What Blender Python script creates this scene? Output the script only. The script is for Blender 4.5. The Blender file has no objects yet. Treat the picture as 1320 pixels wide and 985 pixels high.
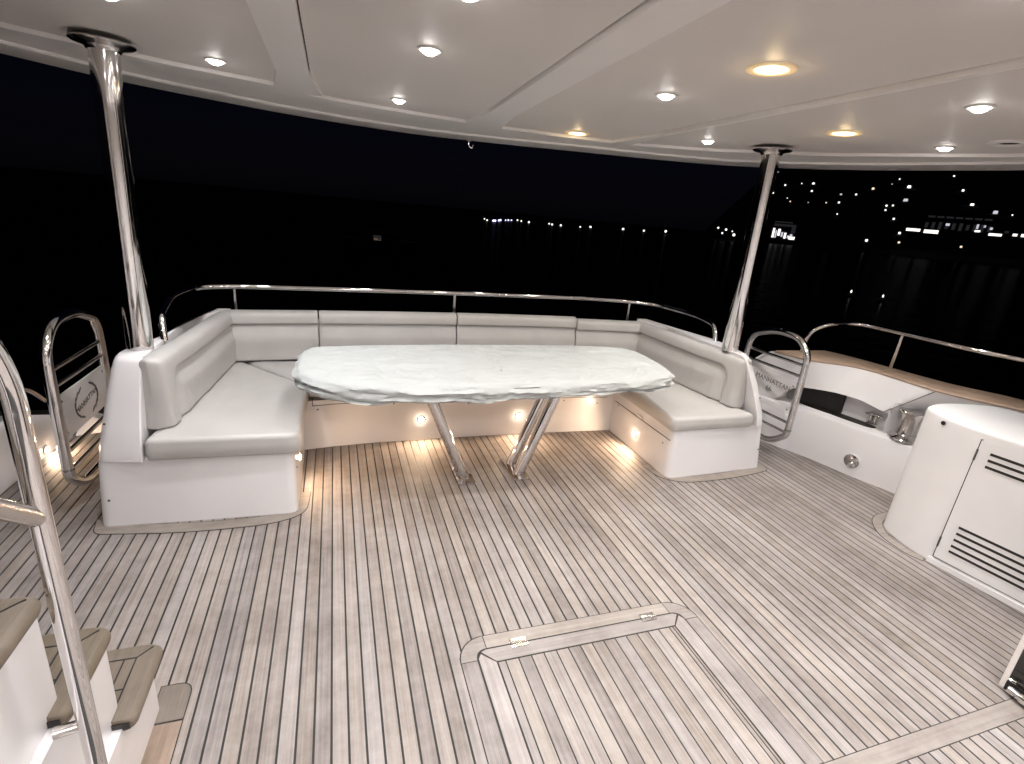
import bpy, math, random
import numpy as np
from mathutils import Vector, Matrix, noise
random.seed(7)
R = math.radians
scene = bpy.context.scene
COL = scene.collection
CAM_H = 1.57
# ------------------------------------------------------------------ camera
cam_d = bpy.data.cameras.new('camera')
cam = bpy.data.objects.new('camera', cam_d)
COL.objects.link(cam)
cam_d.sensor_width = 36.0
cam_d.lens = 661.2 / 1320.0 * 36.0
cam_d.clip_start = 0.02
cam_d.clip_end = 9000.0
M = Matrix(((0.94637243, 0.01829328, -0.32255943, 0.0),
            (-0.31084516, 0.32368441, -0.89364629, 0.0),
            (0.08805974, 0.94598824, 0.31201238, CAM_H),
            (0, 0, 0, 1)))
cam.matrix_world = M
scene.camera = cam
# ------------------------------------------------------------------ night sky, moonlight, exposure
world = bpy.data.worlds.new('World')
scene.world = world
world.use_nodes = True
nt = world.node_tree
sky = nt.nodes.new('ShaderNodeTexSky')
sky.sky_type = 'NISHITA'
sky.sun_disc = False
sky.sun_elevation = R(60)
sky.sun_rotation = R(200)
nt.nodes['Background'].inputs[1].default_value = 0.00022
tint = nt.nodes.new('ShaderNodeMix'); tint.data_type = 'RGBA'; tint.blend_type = 'MULTIPLY'; tint.inputs[0].default_value = 1
tint.inputs[7].default_value = (0.9, 0.75, 1.45, 1)
nt.links.new(sky.outputs[0], tint.inputs[6])
nt.links.new(tint.outputs[2], nt.nodes['Background'].inputs[0])
sun_d = bpy.data.lights.new('moonlight', 'SUN')
sun_d.energy = 0.004
sun_d.angle = R(0.5)
sun_d.color = (0.8, 0.87, 1.0)
sun = bpy.data.objects.new('moonlight', sun_d)
COL.objects.link(sun)
sun.rotation_euler = (R(50), 0, R(-200))
vs = scene.view_settings
vs.view_transform = 'Standard'
vs.look = 'None'
vs.exposure = 0.76
vs.gamma = 1.0
scene.cycles.max_bounces = 8
scene.cycles.diffuse_bounces = 4
scene.cycles.sample_clamp_indirect = 8.0
scene.cycles.caustics_reflective = False
scene.cycles.caustics_refractive = False

# ------------------------------------------------------------------ materials
def new_mat(name):
    m = bpy.data.materials.new(name)
    m.use_nodes = True
    return m, m.node_tree, m.node_tree.nodes['Principled BSDF']

def mat(name, col, rough=0.5, metal=0.0, coat=0.0, var=0.0, vscale=3.0, bump=0.0, bscale=60.0, rvar=0.0, spec=0.5):
    m, t, b = new_mat(name)
    b.inputs['Base Color'].default_value = (*col, 1)
    b.inputs['Roughness'].default_value = rough
    b.inputs['Metallic'].default_value = metal
    b.inputs['Coat Weight'].default_value = coat
    b.inputs['Coat Roughness'].default_value = 0.12
    b.inputs['Specular IOR Level'].default_value = spec
    g = t.nodes.new('ShaderNodeNewGeometry')
    if var or rvar:
        n = t.nodes.new('ShaderNodeTexNoise')
        n.inputs['Scale'].default_value = vscale
        n.inputs['Detail'].default_value = 5
        t.links.new(g.outputs['Position'], n.inputs['Vector'])
        if var:
            r = t.nodes.new('ShaderNodeMapRange')
            r.inputs[1].default_value = 0.3; r.inputs[2].default_value = 0.7
            r.inputs[3].default_value = 1 - var; r.inputs[4].default_value = 1 + var * 0.5
            t.links.new(n.outputs['Fac'], r.inputs[0])
            x = t.nodes.new('ShaderNodeMix'); x.data_type = 'RGBA'; x.blend_type = 'MULTIPLY'
            x.inputs[0].default_value = 1
            x.inputs[6].default_value = (*col, 1)
            t.links.new(r.outputs[0], x.inputs[7])
            t.links.new(x.outputs[2], b.inputs['Base Color'])
        if rvar:
            r2 = t.nodes.new('ShaderNodeMapRange')
            r2.inputs[1].default_value = 0.3; r2.inputs[2].default_value = 0.7
            r2.inputs[3].default_value = max(0.01, rough - rvar); r2.inputs[4].default_value = rough + rvar
            t.links.new(n.outputs['Fac'], r2.inputs[0])
            t.links.new(r2.outputs[0], b.inputs['Roughness'])
    if bump:
        n2 = t.nodes.new('ShaderNodeTexNoise')
        n2.inputs['Scale'].default_value = bscale
        n2.inputs['Detail'].default_value = 4
        t.links.new(g.outputs['Position'], n2.inputs['Vector'])
        bp = t.nodes.new('ShaderNodeBump')
        bp.inputs['Strength'].default_value = bump
        bp.inputs['Distance'].default_value = 0.004
        t.links.new(n2.outputs['Fac'], bp.inputs['Height'])
        t.links.new(bp.outputs[0], b.inputs['Normal'])
    return m

def emit(name, col, s):
    m, t, b = new_mat(name)
    b.inputs['Base Color'].default_value = (*[c * 0.8 for c in col], 1)
    b.inputs['Emission Color'].default_value = (*col, 1)
    b.inputs['Emission Strength'].default_value = s
    return m

def teak(name, ca, cb, cc, grain=(110, 1.6, 110), rough=0.62, rnd=0.3):
    m, t, b = new_mat(name)
    L = t.links.new
    g = t.nodes.new('ShaderNodeNewGeometry')
    oi = t.nodes.new('ShaderNodeObjectInfo')
    add = t.nodes.new('ShaderNodeVectorMath'); add.operation = 'ADD'
    mul = t.nodes.new('ShaderNodeVectorMath'); mul.operation = 'SCALE'
    cmb = t.nodes.new('ShaderNodeCombineXYZ')
    for k in range(3): L(oi.outputs['Random'], cmb.inputs[k])
    L(cmb.outputs[0], mul.inputs[0]); mul.inputs['Scale'].default_value = 31.0
    L(g.outputs['Position'], add.inputs[0]); L(mul.outputs[0], add.inputs[1])
    mp = t.nodes.new('ShaderNodeMapping'); mp.inputs['Scale'].default_value = grain
    L(add.outputs[0], mp.inputs['Vector'])
    n1 = t.nodes.new('ShaderNodeTexNoise'); n1.inputs['Scale'].default_value = 1.0
    n1.inputs['Detail'].default_value = 8; n1.inputs['Roughness'].default_value = 0.65
    L(mp.outputs[0], n1.inputs['Vector'])
    n2 = t.nodes.new('ShaderNodeTexNoise'); n2.inputs['Scale'].default_value = 2.6
    n2.inputs['Detail'].default_value = 6
    L(g.outputs['Position'], n2.inputs['Vector'])
    n4 = t.nodes.new('ShaderNodeTexNoise'); n4.inputs['Scale'].default_value = 14
    n4.inputs['Detail'].default_value = 7; n4.inputs['Roughness'].default_value = 0.7
    L(g.outputs['Position'], n4.inputs['Vector'])
    cr = t.nodes.new('ShaderNodeValToRGB')
    cr.color_ramp.elements[0].position = 0.18; cr.color_ramp.elements[0].color = (*ca, 1)
    cr.color_ramp.elements[1].position = 0.85; cr.color_ramp.elements[1].color = (*cc, 1)
    e = cr.color_ramp.elements.new(0.52); e.color = (*cb, 1)
    # factor = grain*.4 + stains*.35 + per-plank random
    m1 = t.nodes.new('ShaderNodeMath'); m1.operation = 'MULTIPLY_ADD'
    L(n1.outputs['Fac'], m1.inputs[0]); m1.inputs[1].default_value = 0.45; m1.inputs[2].default_value = -0.13
    m2 = t.nodes.new('ShaderNodeMath'); m2.operation = 'MULTIPLY_ADD'
    L(n2.outputs['Fac'], m2.inputs[0]); m2.inputs[1].default_value = 0.42; L(m1.outputs[0], m2.inputs[2])
    m3 = t.nodes.new('ShaderNodeMath'); m3.operation = 'MULTIPLY_ADD'
    L(oi.outputs['Random'], m3.inputs[0]); m3.inputs[1].default_value = rnd * 0.5; L(m2.outputs[0], m3.inputs[2])
    m4 = t.nodes.new('ShaderNodeMath'); m4.operation = 'MULTIPLY_ADD'
    L(n4.outputs['Fac'], m4.inputs[0]); m4.inputs[1].default_value = 0.34; L(m3.outputs[0], m4.inputs[2])
    m5 = t.nodes.new('ShaderNodeMath'); m5.operation = 'ADD'
    L(m4.outputs[0], m5.inputs[0]); m5.inputs[1].default_value = -0.125
    L(m5.outputs[0], cr.inputs[0])
    # per-plank hue shift (second random)
    hs = t.nodes.new('ShaderNodeHueSaturation')
    fr = t.nodes.new('ShaderNodeMath'); fr.operation = 'MULTIPLY'; fr.inputs[1].default_value = 17.31
    L(oi.outputs['Random'], fr.inputs[0])
    fr2 = t.nodes.new('ShaderNodeMath'); fr2.operation = 'FRACT'; L(fr.outputs[0], fr2.inputs[0])
    mr = t.nodes.new('ShaderNodeMapRange'); mr.inputs[3].default_value = 0.488; mr.inputs[4].default_value = 0.512
    L(fr2.outputs[0], mr.inputs[0]); L(mr.outputs[0], hs.inputs['Hue'])
    mr2 = t.nodes.new('ShaderNodeMapRange'); mr2.inputs[3].default_value = 0.65; mr2.inputs[4].default_value = 1.15
    L(fr2.outputs[0], mr2.inputs[0]); L(mr2.outputs[0], hs.inputs['Saturation'])
    L(cr.outputs[0], hs.inputs['Color'])
    L(hs.outputs[0], b.inputs['Base Color'])
    b.inputs['Roughness'].default_value = rough
    b.inputs['Specular IOR Level'].default_value = 0.3
    bp = t.nodes.new('ShaderNodeBump'); bp.inputs['Strength'].default_value = 0.35; bp.inputs['Distance'].default_value = 0.002
    L(n1.outputs['Fac'], bp.inputs['Height']); L(bp.outputs[0], b.inputs['Normal'])
    return m

MT = {}
MT['teak'] = teak('weathered_teak', (0.13, 0.105, 0.092), (0.325, 0.288, 0.268), (0.52, 0.485, 0.465))
MT['teak_x'] = teak('weathered_teak_crosswise', (0.17, 0.14, 0.125), (0.33, 0.295, 0.27), (0.50, 0.465, 0.44), grain=(2.2, 70, 70))
MT['teak_step'] = teak('step_teak', (0.11, 0.085, 0.06), (0.19, 0.152, 0.113), (0.28, 0.23, 0.175), grain=(160, 5, 60), rough=0.5)
MT['teak_warm'] = teak('oiled_teak', (0.27, 0.165, 0.08), (0.42, 0.275, 0.14), (0.54, 0.38, 0.22), grain=(20, 2, 40), rough=0.4)
MT['teak_brown'] = teak('brown_teak', (0.15, 0.10, 0.06), (0.27, 0.19, 0.125), (0.38, 0.28, 0.20), grain=(60, 2, 60))
MT['caulk'] = mat('black_caulk', (0.012, 0.011, 0.01), 0.6)
MT['gelcoat'] = mat('white_gelcoat', (0.80, 0.785, 0.795), 0.3, coat=0.5, var=0.03, vscale=1.3)
MT['gelcoat_matt'] = mat('white_gelcoat_matt', (0.77, 0.765, 0.77), 0.45, var=0.05, vscale=3.0)
MT['vinyl'] = mat('pale_grey_vinyl', (0.455, 0.442, 0.43), 0.42, var=0.07, vscale=4.0, bump=0.12, bscale=260, rvar=0.06)
MT['piping'] = mat('grey_seam', (0.33, 0.31, 0.295), 0.5)
MT['chrome'] = mat('polished_steel', (0.74, 0.72, 0.71), 0.07, 1.0, rvar=0.03, vscale=9.0)
MT['steel_dull'] = mat('brushed_steel', (0.55, 0.52, 0.5), 0.22, 1.0, rvar=0.06, vscale=20.0)
MT['cover'] = mat('white_cover_fabric', (0.46, 0.48, 0.475), 0.8, var=0.05, vscale=7.0, bump=1.0, bscale=24, spec=0.15)
MT['headliner'] = mat('headliner_vinyl', (0.715, 0.67, 0.635), 0.55, var=0.05, vscale=1.4, bump=0.08, bscale=180)
MT['ceil_white'] = mat('ceiling_gelcoat', (0.92, 0.885, 0.86), 0.4, coat=0.15, var=0.04, vscale=1.2)
MT['black'] = mat('black_rubber', (0.012, 0.009, 0.008), 0.5)
MT['dark'] = mat('dark_gap', (0.02, 0.018, 0.017), 0.7)
MT['print'] = mat('dark_print', (0.06, 0.055, 0.05), 0.5)
MT['lens_white'] = emit('lamp_lens_white', (1.0, 0.96, 0.93), 34.0)
MT['halo_warm'] = emit('warm_halo_ring', (1.0, 0.78, 0.48), 0.12)  # halo round the warm lamps, put in as faint emission of the ring
MT['lens_warm'] = emit('lamp_lens_warm', (1.0, 0.82, 0.50), 6.0)
MT['lens_court'] = emit('lamp_lens_courtesy', (1.0, 0.84, 0.68), 30.0)
MT['lit_white'] = emit('lit_window', (1.0, 0.93, 0.88), 1.1)
MT['lit_dim'] = emit('lit_window_dim', (0.8, 0.78, 0.85), 0.011)  # faint emission for dim windows and for light on walls, roof, lintel
MT['lit_faint'] = emit('lit_window_faint', (0.9, 0.9, 1.0), 0.4)
MT['lit_amber'] = emit('lit_window_amber', (1.0, 0.8, 0.6), 0.7)
MT['lit_blue'] = emit('quay_lamp_bluish', (0.6, 0.58, 1.0), 1.6)
MT['lit_warm'] = emit('lit_doorway', (0.9, 0.62, 0.4), 0.06)
MT['night_wall'] = mat('dark_house_wall', (0.05, 0.048, 0.046), 0.9)
MT['hill'] = mat('dark_scrub', (0.03, 0.035, 0.02), 0.95)

def acrylic():
    m, t, b = new_mat('pale_acrylic')
    b.inputs['Base Color'].default_value = (0.62, 0.59, 0.57, 1)
    b.inputs['Roughness'].default_value = 0.25
    b.inputs['Alpha'].default_value = 0.82
    return m
MT['acrylic'] = acrylic()
def clear_acrylic():
    m, t, b = new_mat('clear_acrylic')
    b.inputs['Base Color'].default_value = (0.7, 0.68, 0.66, 1)
    b.inputs['Roughness'].default_value = 0.15
    b.inputs['Alpha'].default_value = 0.10
    return m
MT['clear'] = clear_acrylic()
def glass_dark():
    m, t, b = new_mat('dark_tinted_glass')
    b.inputs['Base Color'].default_value = (0.02, 0.018, 0.016, 1)
    b.inputs['Roughness'].default_value = 0.04
    b.inputs['Specular IOR Level'].default_value = 0.6
    return m
MT['glass'] = glass_dark()
def water():
    m, t, b = new_mat('night_water')
    b.inputs['Base Color'].default_value = (0.004, 0.006, 0.010, 1)
    b.inputs['Roughness'].default_value = 0.22
    b.inputs['Specular IOR Level'].default_value = 0.0
    gl = t.nodes.new('ShaderNodeBsdfGlossy'); gl.inputs['Roughness'].default_value = 0.16
    gl.inputs['Color'].default_value = (0.9, 0.92, 1, 1)
    mx = t.nodes.new('ShaderNodeMixShader'); mx.inputs[0].default_value = 0.05
    t.links.new(b.outputs[0], mx.inputs[1]); t.links.new(gl.outputs[0], mx.inputs[2])
    t.links.new(mx.outputs[0], t.nodes['Material Output'].inputs['Surface'])
    g = t.nodes.new('ShaderNodeNewGeometry')
    n = t.nodes.new('ShaderNodeTexNoise'); n.inputs['Scale'].default_value = 0.9; n.inputs['Detail'].default_value = 5
    t.links.new(g.outputs['Position'], n.inputs['Vector'])
    bp = t.nodes.new('ShaderNodeBump'); bp.inputs['Strength'].default_value = 0.6; bp.inputs['Distance'].default_value = 0.12
    t.links.new(n.outputs['Fac'], bp.inputs['Height']); t.links.new(bp.outputs[0], b.inputs['Normal']); t.links.new(bp.outputs[0], gl.inputs['Normal'])
    return m
MT['water'] = water()

# ------------------------------------------------------------------ mesh builder
class MB:
    def __init__(s): s.v = []; s.f = []
    def add(s, vs, fs):
        o = len(s.v); s.v += [tuple(p) for p in vs]; s.f += [tuple(i + o for i in q) for q in fs]; return s
    def box(s, x0, x1, y0, y1, z0, z1, mtx=None):
        vs = [Vector(p) for p in ((x0,y0,z0),(x1,y0,z0),(x1,y1,z0),(x0,y1,z0),(x0,y0,z1),(x1,y0,z1),(x1,y1,z1),(x0,y1,z1))]
        if mtx: vs = [mtx @ p for p in vs]
        return s.add(vs, [(0,3,2,1),(4,5,6,7),(0,1,5,4),(1,2,6,5),(2,3,7,6),(3,0,4,7)])
    def loft(s, rings, cap0=True, cap1=True, closed=True):
        n = len(rings[0]); vs = [p for r in rings for p in r]; fs = []
        for i in range(len(rings) - 1):
            for j in range(n if closed else n - 1):
                k = (j + 1) % n
                fs.append((i*n+j, i*n+k, (i+1)*n+k, (i+1)*n+j))
        if cap0: fs.append(tuple(range(n - 1, -1, -1)))
        if cap1: fs.append(tuple((len(rings)-1)*n + j for j in range(n)))
        return s.add(vs, fs)
    def prism(s, poly, z0, z1):
        return s.loft([[(x, y, z0) for x, y in poly], [(x, y, z1) for x, y in poly]])
    def tube(s, path, r, n=12, caps=True):
        P = [Vector(p) for p in path]; rr = r if hasattr(r, '__len__') else [r] * len(P)
        T = []
        for i in range(len(P)):
            a = P[max(i-1, 0)]; b = P[min(i+1, len(P)-1)]; T.append((b - a).normalized())
        up = Vector((0, 0, 1)) if abs(T[0].z) < 0.9 else Vector((1, 0, 0))
        u = T[0].cross(up).normalized(); rings = []
        for i, p in enumerate(P):
            u = (u - T[i] * u.dot(T[i])).normalized(); w = T[i].cross(u)
            rings.append([p + (u * math.cos(2*math.pi*k/n) + w * math.sin(2*math.pi*k/n)) * rr[i] for k in range(n)])
        return s.loft(rings, caps, caps)
    def lathe(s, prof, origin=(0,0,0), axis=None, n=24):
        o = Vector(origin); rings = []
        q = Vector((0,0,1)).rotation_difference(Vector(axis)) if axis else None
        for r, z in prof:
            ring = []
            for k in range(n):
                p = Vector((r*math.cos(2*math.pi*k/n), r*math.sin(2*math.pi*k/n), z))
                if q: p = q @ p
                ring.append(o + p)
            rings.append(ring)
        return s.loft(rings)
    def build(s, name, m, parent=None, smooth=None, loc=None):
        me = bpy.data.meshes.new(name)
        me.from_pydata(s.v, [], s.f); me.validate(); me.update()
        return link(name, me, m, parent, smooth, loc)

def fix_normals(me):
    import bmesh
    bm = bmesh.new(); bm.from_mesh(me); bmesh.ops.recalc_face_normals(bm, faces=bm.faces); bm.to_mesh(me); bm.free()

def link(name, me, m, parent=None, smooth=None, loc=None):
    if m: me.materials.append(m)
    fix_normals(me)
    if smooth is not None:
        me.shade_smooth(); me.set_sharp_from_angle(angle=R(smooth))
    o = bpy.data.objects.new(name, me); COL.objects.link(o)
    if parent: o.parent = parent
    if loc: o.location = loc
    return o

def tag(o, label, cat, group=None):
    o['label'] = label; o['category'] = cat
    if group: o['group'] = group
    return o
def struct(o): o['kind'] = 'structure'; return o
def empty(name, loc, rz=0.0):
    o = bpy.data.objects.new(name, None); COL.objects.link(o)
    o.location = loc; o.rotation_euler = (0, 0, rz); o.empty_display_size = 0.1
    return o
def thing(name, loc, label, cat, group=None, rz=0.0): return tag(empty(name, loc, rz), label, cat, group)
def copy_tree(o, parent=None):
    kids = list(o.children)
    c = o.copy(); COL.objects.link(c); c.parent = parent
    for k in kids: copy_tree(k, c)
    return c
def off(path, o): return [(p[0]-o[0], p[1]-o[1], p[2]-o[2]) for p in path]

def spline(pts, step=0.03):
    P = [Vector(p) for p in pts]; out = []
    for i in range(len(P) - 1):
        a = P[i-1] if i else P[i]*2 - P[i+1]; b = P[i]; c = P[i+1]; d = P[i+2] if i+2 < len(P) else P[i+1]*2 - P[i]
        n = max(2, int((c-b).length / step))
        for k in range(n):
            t = k / n
            out.append(0.5*((2*b)+(c-a)*t+(2*a-5*b+4*c-d)*t*t+(3*b-a-3*c+d)*t**3))
    out.append(P[-1]); return out

def fillet(pts, r, n=6, closed=False):
    """round the corners of a polyline (2-D or 3-D)"""
    P = [Vector(p) for p in pts]; out = []; N = len(P)
    rr = r if hasattr(r, '__len__') else [r] * N
    for i in range(N):
        if not closed and i in (0, N-1): out.append(P[i]); continue
        a, b, c = P[i-1], P[i], P[(i+1) % N]
        d1 = a - b; d2 = c - b
        q = min(rr[i], d1.length*0.49, d2.length*0.49)
        if q < 1e-5: out.append(b); continue
        p0 = b + d1.normalized()*q; p1 = b + d2.normalized()*q
        for k in range(n+1):
            t = k/n; out.append(p0*(1-t)**2 + b*2*t*(1-t) + p1*t*t)
    return out

def lerp_table(tab, x):
    return float(np.interp(x, [a for a, _ in tab], [b for _, b in tab]))

# =================================================================== DECK
PITCH, X0 = 0.0507, 0.0145
deck = MB().box(-3.2, 4.4, -2.2, 4.1, -0.06, 0.0021).build('deck', MT['caulk']); struct(deck)
deck['label'] = 'teak deck with dark caulk lines'
def plank_mesh(w, L, h=0.006, c=0.0006):
    b = MB()
    sec = [(-w/2, -0.004), (w/2, -0.004), (w/2, h-c-0.003), (w/2-c, h-0.003), (-w/2+c, h-0.003), (-w/2, h-c-0.003)]
    b.loft([[(x, 0, z) for x, z in sec], [(x, L, z) for x, z in sec]])
    me = bpy.data.meshes.new('plank'); me.from_pydata(b.v, [], b.f); fix_normals(me)
    return me
def lay(me, m, x, y, z, parent, name='plank'):
    if not me.materials: me.materials.append(m)
    o = bpy.data.objects.new(name, me); COL.objects.link(o); o.parent = parent; o.location = (x, y, z); return o
SEAM = 0.0068
pm_aft = plank_mesh(PITCH - SEAM, 3.7 - 0.758)
pm_fwd = plank_mesh(PITCH - SEAM, 0.690 + 1.2)
k0 = math.ceil((-1.66 - X0) / PITCH); k1 = int((3.92 - X0) / PITCH)
for k in range(k0, k1):
    x = X0 + (k + 0.5) * PITCH
    lay(pm_aft, MT['teak'], x, 0.758, 0, deck)
for k in range(math.ceil((-0.2 - X0) / PITCH), int((2.75 - X0) / PITCH)):
    lay(pm_fwd, MT['teak'], X0 + (k + 0.5) * PITCH - 0.012, -1.2, 0, deck)
TH = MB().box(-0.6, 2.75, 0.693, 0.7545, -0.004, 0.004).build('threshold_board', MT['teak_x'], deck)

def margin(poly, name='margin_board', m='teak_x', gap=0.004, z=0.0032, parent=deck):
    """a board laid into the planking, with its own caulk line round it"""
    P = [Vector(p) for p in poly]
    # grow outline for the caulk
    n = len(P); area = sum(P[i].x*P[(i+1)%n].y - P[(i+1)%n].x*P[i].y for i in range(n))
    s = 1 if area > 0 else -1; G = []
    for i in range(n):
        a, b, c = P[i-1], P[i], P[(i+1) % n]
        d1 = (b-a).normalized(); d2 = (c-b).normalized()
        nn = Vector((d1.y+d2.y, -(d1.x+d2.x)))
        if nn.length < 1e-6: nn = Vector((d1.y, -d1.x))
        G.append(b + nn.normalized() * gap * s)
    o = MB().prism([(p.x, p.y) for p in P], 0.001, z + 0.0016).build(name, MT[m], parent)
    MB().prism([(p.x, p.y) for p in G], 0.0005, z + 0.0008).build('caulk_line', MT['caulk'], o)
    return o
def strip(path, w, n_side=1, **kw):
    """margin board following a plan path, w to its right"""
    P = [Vector(p) for p in path]; O = []
    for i in range(len(P)):
        a = P[max(i-1,0)]; b = P[min(i+1,len(P)-1)]; d = (b-a).normalized()
        O.append(P[i] + Vector((d.y, -d.x)) * w)
    return margin([(p.x,p.y) for p in P] + [(p.x,p.y) for p in reversed(O)], **kw)
# boards round the two ends of the sofa
left_foot = fillet([(-1.10, 2.60), (-1.075, 2.478), (-0.69, 2.415), (-0.33, 2.418), (-0.165, 2.48), (-0.150, 2.70)], [0, .04, .3, .3, .11, 0], 6)
strip(left_foot, -0.075)
right_foot = fillet([(1.982, 2.70), (1.995, 2.52), (2.12, 2.43), (2.42, 2.42), (2.72, 2.452), (2.895, 2.49), (2.90, 2.62)], [0, .1, .12, .3, .3, .05, 0], 6)
strip(right_foot, -0.075)
# boards round the aft end of the cabinet
cab_foot = fillet([(3.30, 1.885), (3.07, 1.86), (2.930, 1.70), (2.915, 1.53), (2.945, 1.46)], [0, .16, .16, .03, 0], 8)
strip(list(reversed(cab_foot)), -0.05) if False else strip(cab_foot, -0.05)
# boards at the foot of the stairs
margin(fillet([(-0.56, 1.395), (-0.470, 1.395), (-0.470, 1.53), (-0.56, 1.53)], [0, 0, .07, 0], 6, True), m='teak_step')
margin([(-0.56, 0.9), (-0.470, 0.9), (-0.470, 1.388), (-0.56, 1.388)], m='teak_brown')

# =================================================================== HATCH
HX0, HX1, HY0, HY1 = 0.409, 1.439, 0.758, 1.496
fw = 0.060
def ring_corner(cx, cy, r0, r1, a0, a1, n=8):
    A = [(cx + r1*math.cos(R(a0+(a1-a0)*k/n)), cy + r1*math.sin(R(a0+(a1-a0)*k/n))) for k in range(n+1)]
    B = [(cx + r0*math.cos(R(a1+(a0-a1)*k/n)), cy + r0*math.sin(R(a1+(a0-a1)*k/n))) for k in range(n+1)]
    return A + B
rc = 0.105
margin([(HX0, HY0), (HX0+fw, HY0), (HX0+fw, HY1-rc-0.003), (HX0, HY1-rc-0.003)], m='teak', name='hatch_frame_board', gap=0.005)
margin([(HX1-fw, HY0), (HX1, HY0), (HX1, HY1-rc-0.003), (HX1-fw, HY1-rc-0.003)], m='teak', name='hatch_frame_board', gap=0.005)
margin([(HX0+rc+0.003, HY1-fw), (HX1-rc-0.003, HY1-fw), (HX1-rc-0.003, HY1), (HX0+rc+0.003, HY1)], name='hatch_frame_board', gap=0.005)
margin(ring_corner(HX0+rc, HY1-rc, rc-fw, rc, 90, 180), name='hatch_frame_board', gap=0.005)
margin(ring_corner(HX1-rc, HY1-rc, rc-fw, rc, 0, 90), name='hatch_frame_board', gap=0.005)
hatch = thing('deck_hatch', (0.924, 1.1, 0.0), 'planked teak deck hatch lid with two steel hinges, set flush in the deck', 'hatch')
ho = (0.924, 1.1, 0.0)
lx0, lx1, ly1 = HX0+fw+0.006, HX1-fw-0.006, HY1-fw-0.006
bw = 0.062
MB().prism([(p.x-ho[0], p.y-ho[1]) for p in fillet([(lx0-.007, HY0-.001), (lx1+.007, HY0-.001), (lx1+.007, ly1+.007), (lx0-.007, ly1+.007)], [0, 0, .05, .05], 6, True)], 0.0008, 0.0054).build('lid_gap', MT['caulk'], hatch)
def hboard(poly, name, m):
    return MB().prism([(x-ho[0], y-ho[1]) for x, y in poly], 0.002, 0.0064).build(name, MT[m], hatch)
g_ = 0.0022
c1 = [(p.x, p.y) for p in fillet([(lx0, HY0), (lx0, ly1), (lx0+bw-g_, ly1-bw)], [0, .03, 0], 5)]
hboard([(lx0, HY0), (lx0+bw-g_, HY0), (lx0+bw-g_, ly1-bw-g_), (lx0+.012, ly1-.016), (lx0, ly1-.035)], 'border_board', 'teak')
hboard([(lx1-bw+g_, HY0), (lx1, HY0), (lx1, ly1-.035), (lx1-.012, ly1-.016), (lx1-bw+g_, ly1-bw-g_)], 'border_board', 'teak')
hboard([(lx0+bw, ly1-bw+g_), (lx1-bw, ly1-bw+g_), (lx1-.016, ly1-.008), (lx1-.034, ly1), (lx0+.034, ly1), (lx0+.016, ly1-.008)], 'border_board', 'teak_x')
ix0, ix1 = lx0+bw+g_, lx1-bw-g_
xs = [ix0, ix0+0.030]
while xs[-1] + PITCH < ix1 - 0.02: xs.append(xs[-1] + PITCH)
xs.append(ix1 - 0.012); xs.append(ix1)
for a, b in zip(xs[:-1], xs[1:]):
    me = plank_mesh(max(b-a-0.0045, 0.004), ly1-bw-g_-0.002 - HY0)
    lay(me, MT['teak'], (a+b)/2-ho[0], HY0-ho[1], 0.0032, hatch)
def hinge(x, y):
    h = MB()
    h.box(x-.034, x+.034, y-.020, y+.022, 0.0062, 0.0088)
    h.tube([(x-.034, y, .0105), (x+.034, y, .0105)], 0.0045, 8)
    for dx in (-.022, .022):
        for dy in (-.012, .013): h.lathe([(.004, 0), (.003, .0012)], (x+dx, y+dy, .0088), n=8)
    o = h.build('hinge', MT['steel_dull'], hatch, 35); return o
hinge(0.645-ho[0], 1.434-ho[1]); hinge(1.222-ho[0], 1.434-ho[1])

# =================================================================== SOFA BASE (moulding with coamings)
sofa = thing('sofa_base', (0.92, 3.1, 0), 'white moulded U-shaped base under the grey lounge cushions, warm courtesy lights in its inner faces', 'sofa base')
so = (0.92, 3.1, 0)
def rpoly(pts, rad, n=6): return [(p.x, p.y) for p in fillet(pts, rad, n, True)]
def add_loft(name, rings, m, parent, o, smooth=32):
    return MB().loft([off(r, o) for r in rings]).build(name, m, parent, smooth)
YB = 4.05
# left wing : platform then coaming (tumblehome outwards)
def left_ring(z, inner):
    xo = lerp_table([(0, -1.065), (.28, -1.05), (.54, -1.012), (.72, -.982), (.785, -.966), (.80, -.955)], z)
    yf = lerp_table([(0, 2.50), (.42, 2.515), (.60, 2.565), (.76, 2.617), (.79, 2.635), (.80, 2.655)], z)
    dx = xo+.955
    if z <= PZ and inner > -.5: tail = [(inner, YB), (xo-.02, YB)]; rt = [.01, .01]
    else: tail = [(inner, 3.5), (-.66, 3.80), (-.74+dx, 3.80), (-.815+dx, 3.40), (-.868+dx, 3.02), (-.935+dx, 2.84)]; rt = [.01, .01, .02, .05, .08, .03]
    return [(x, y, z) for x, y in rpoly([(xo, yf+.03), (inner, yf)] + tail, [.05, .045 if inner > -.5 else .01] + rt)]
PZ = 0.337
add_loft('wing', [left_ring(z, -0.205 - 0.012*z) for z in (0, .1, .2, .3, PZ)], MT['gelcoat'], sofa, so)
add_loft('coaming', [left_ring(z, -0.852+.03*(z-PZ)) for z in (PZ, .42, .50, .60, .68, .74, .775, .790, .797, .80)], MT['gelcoat'], sofa, so, 40)
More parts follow.
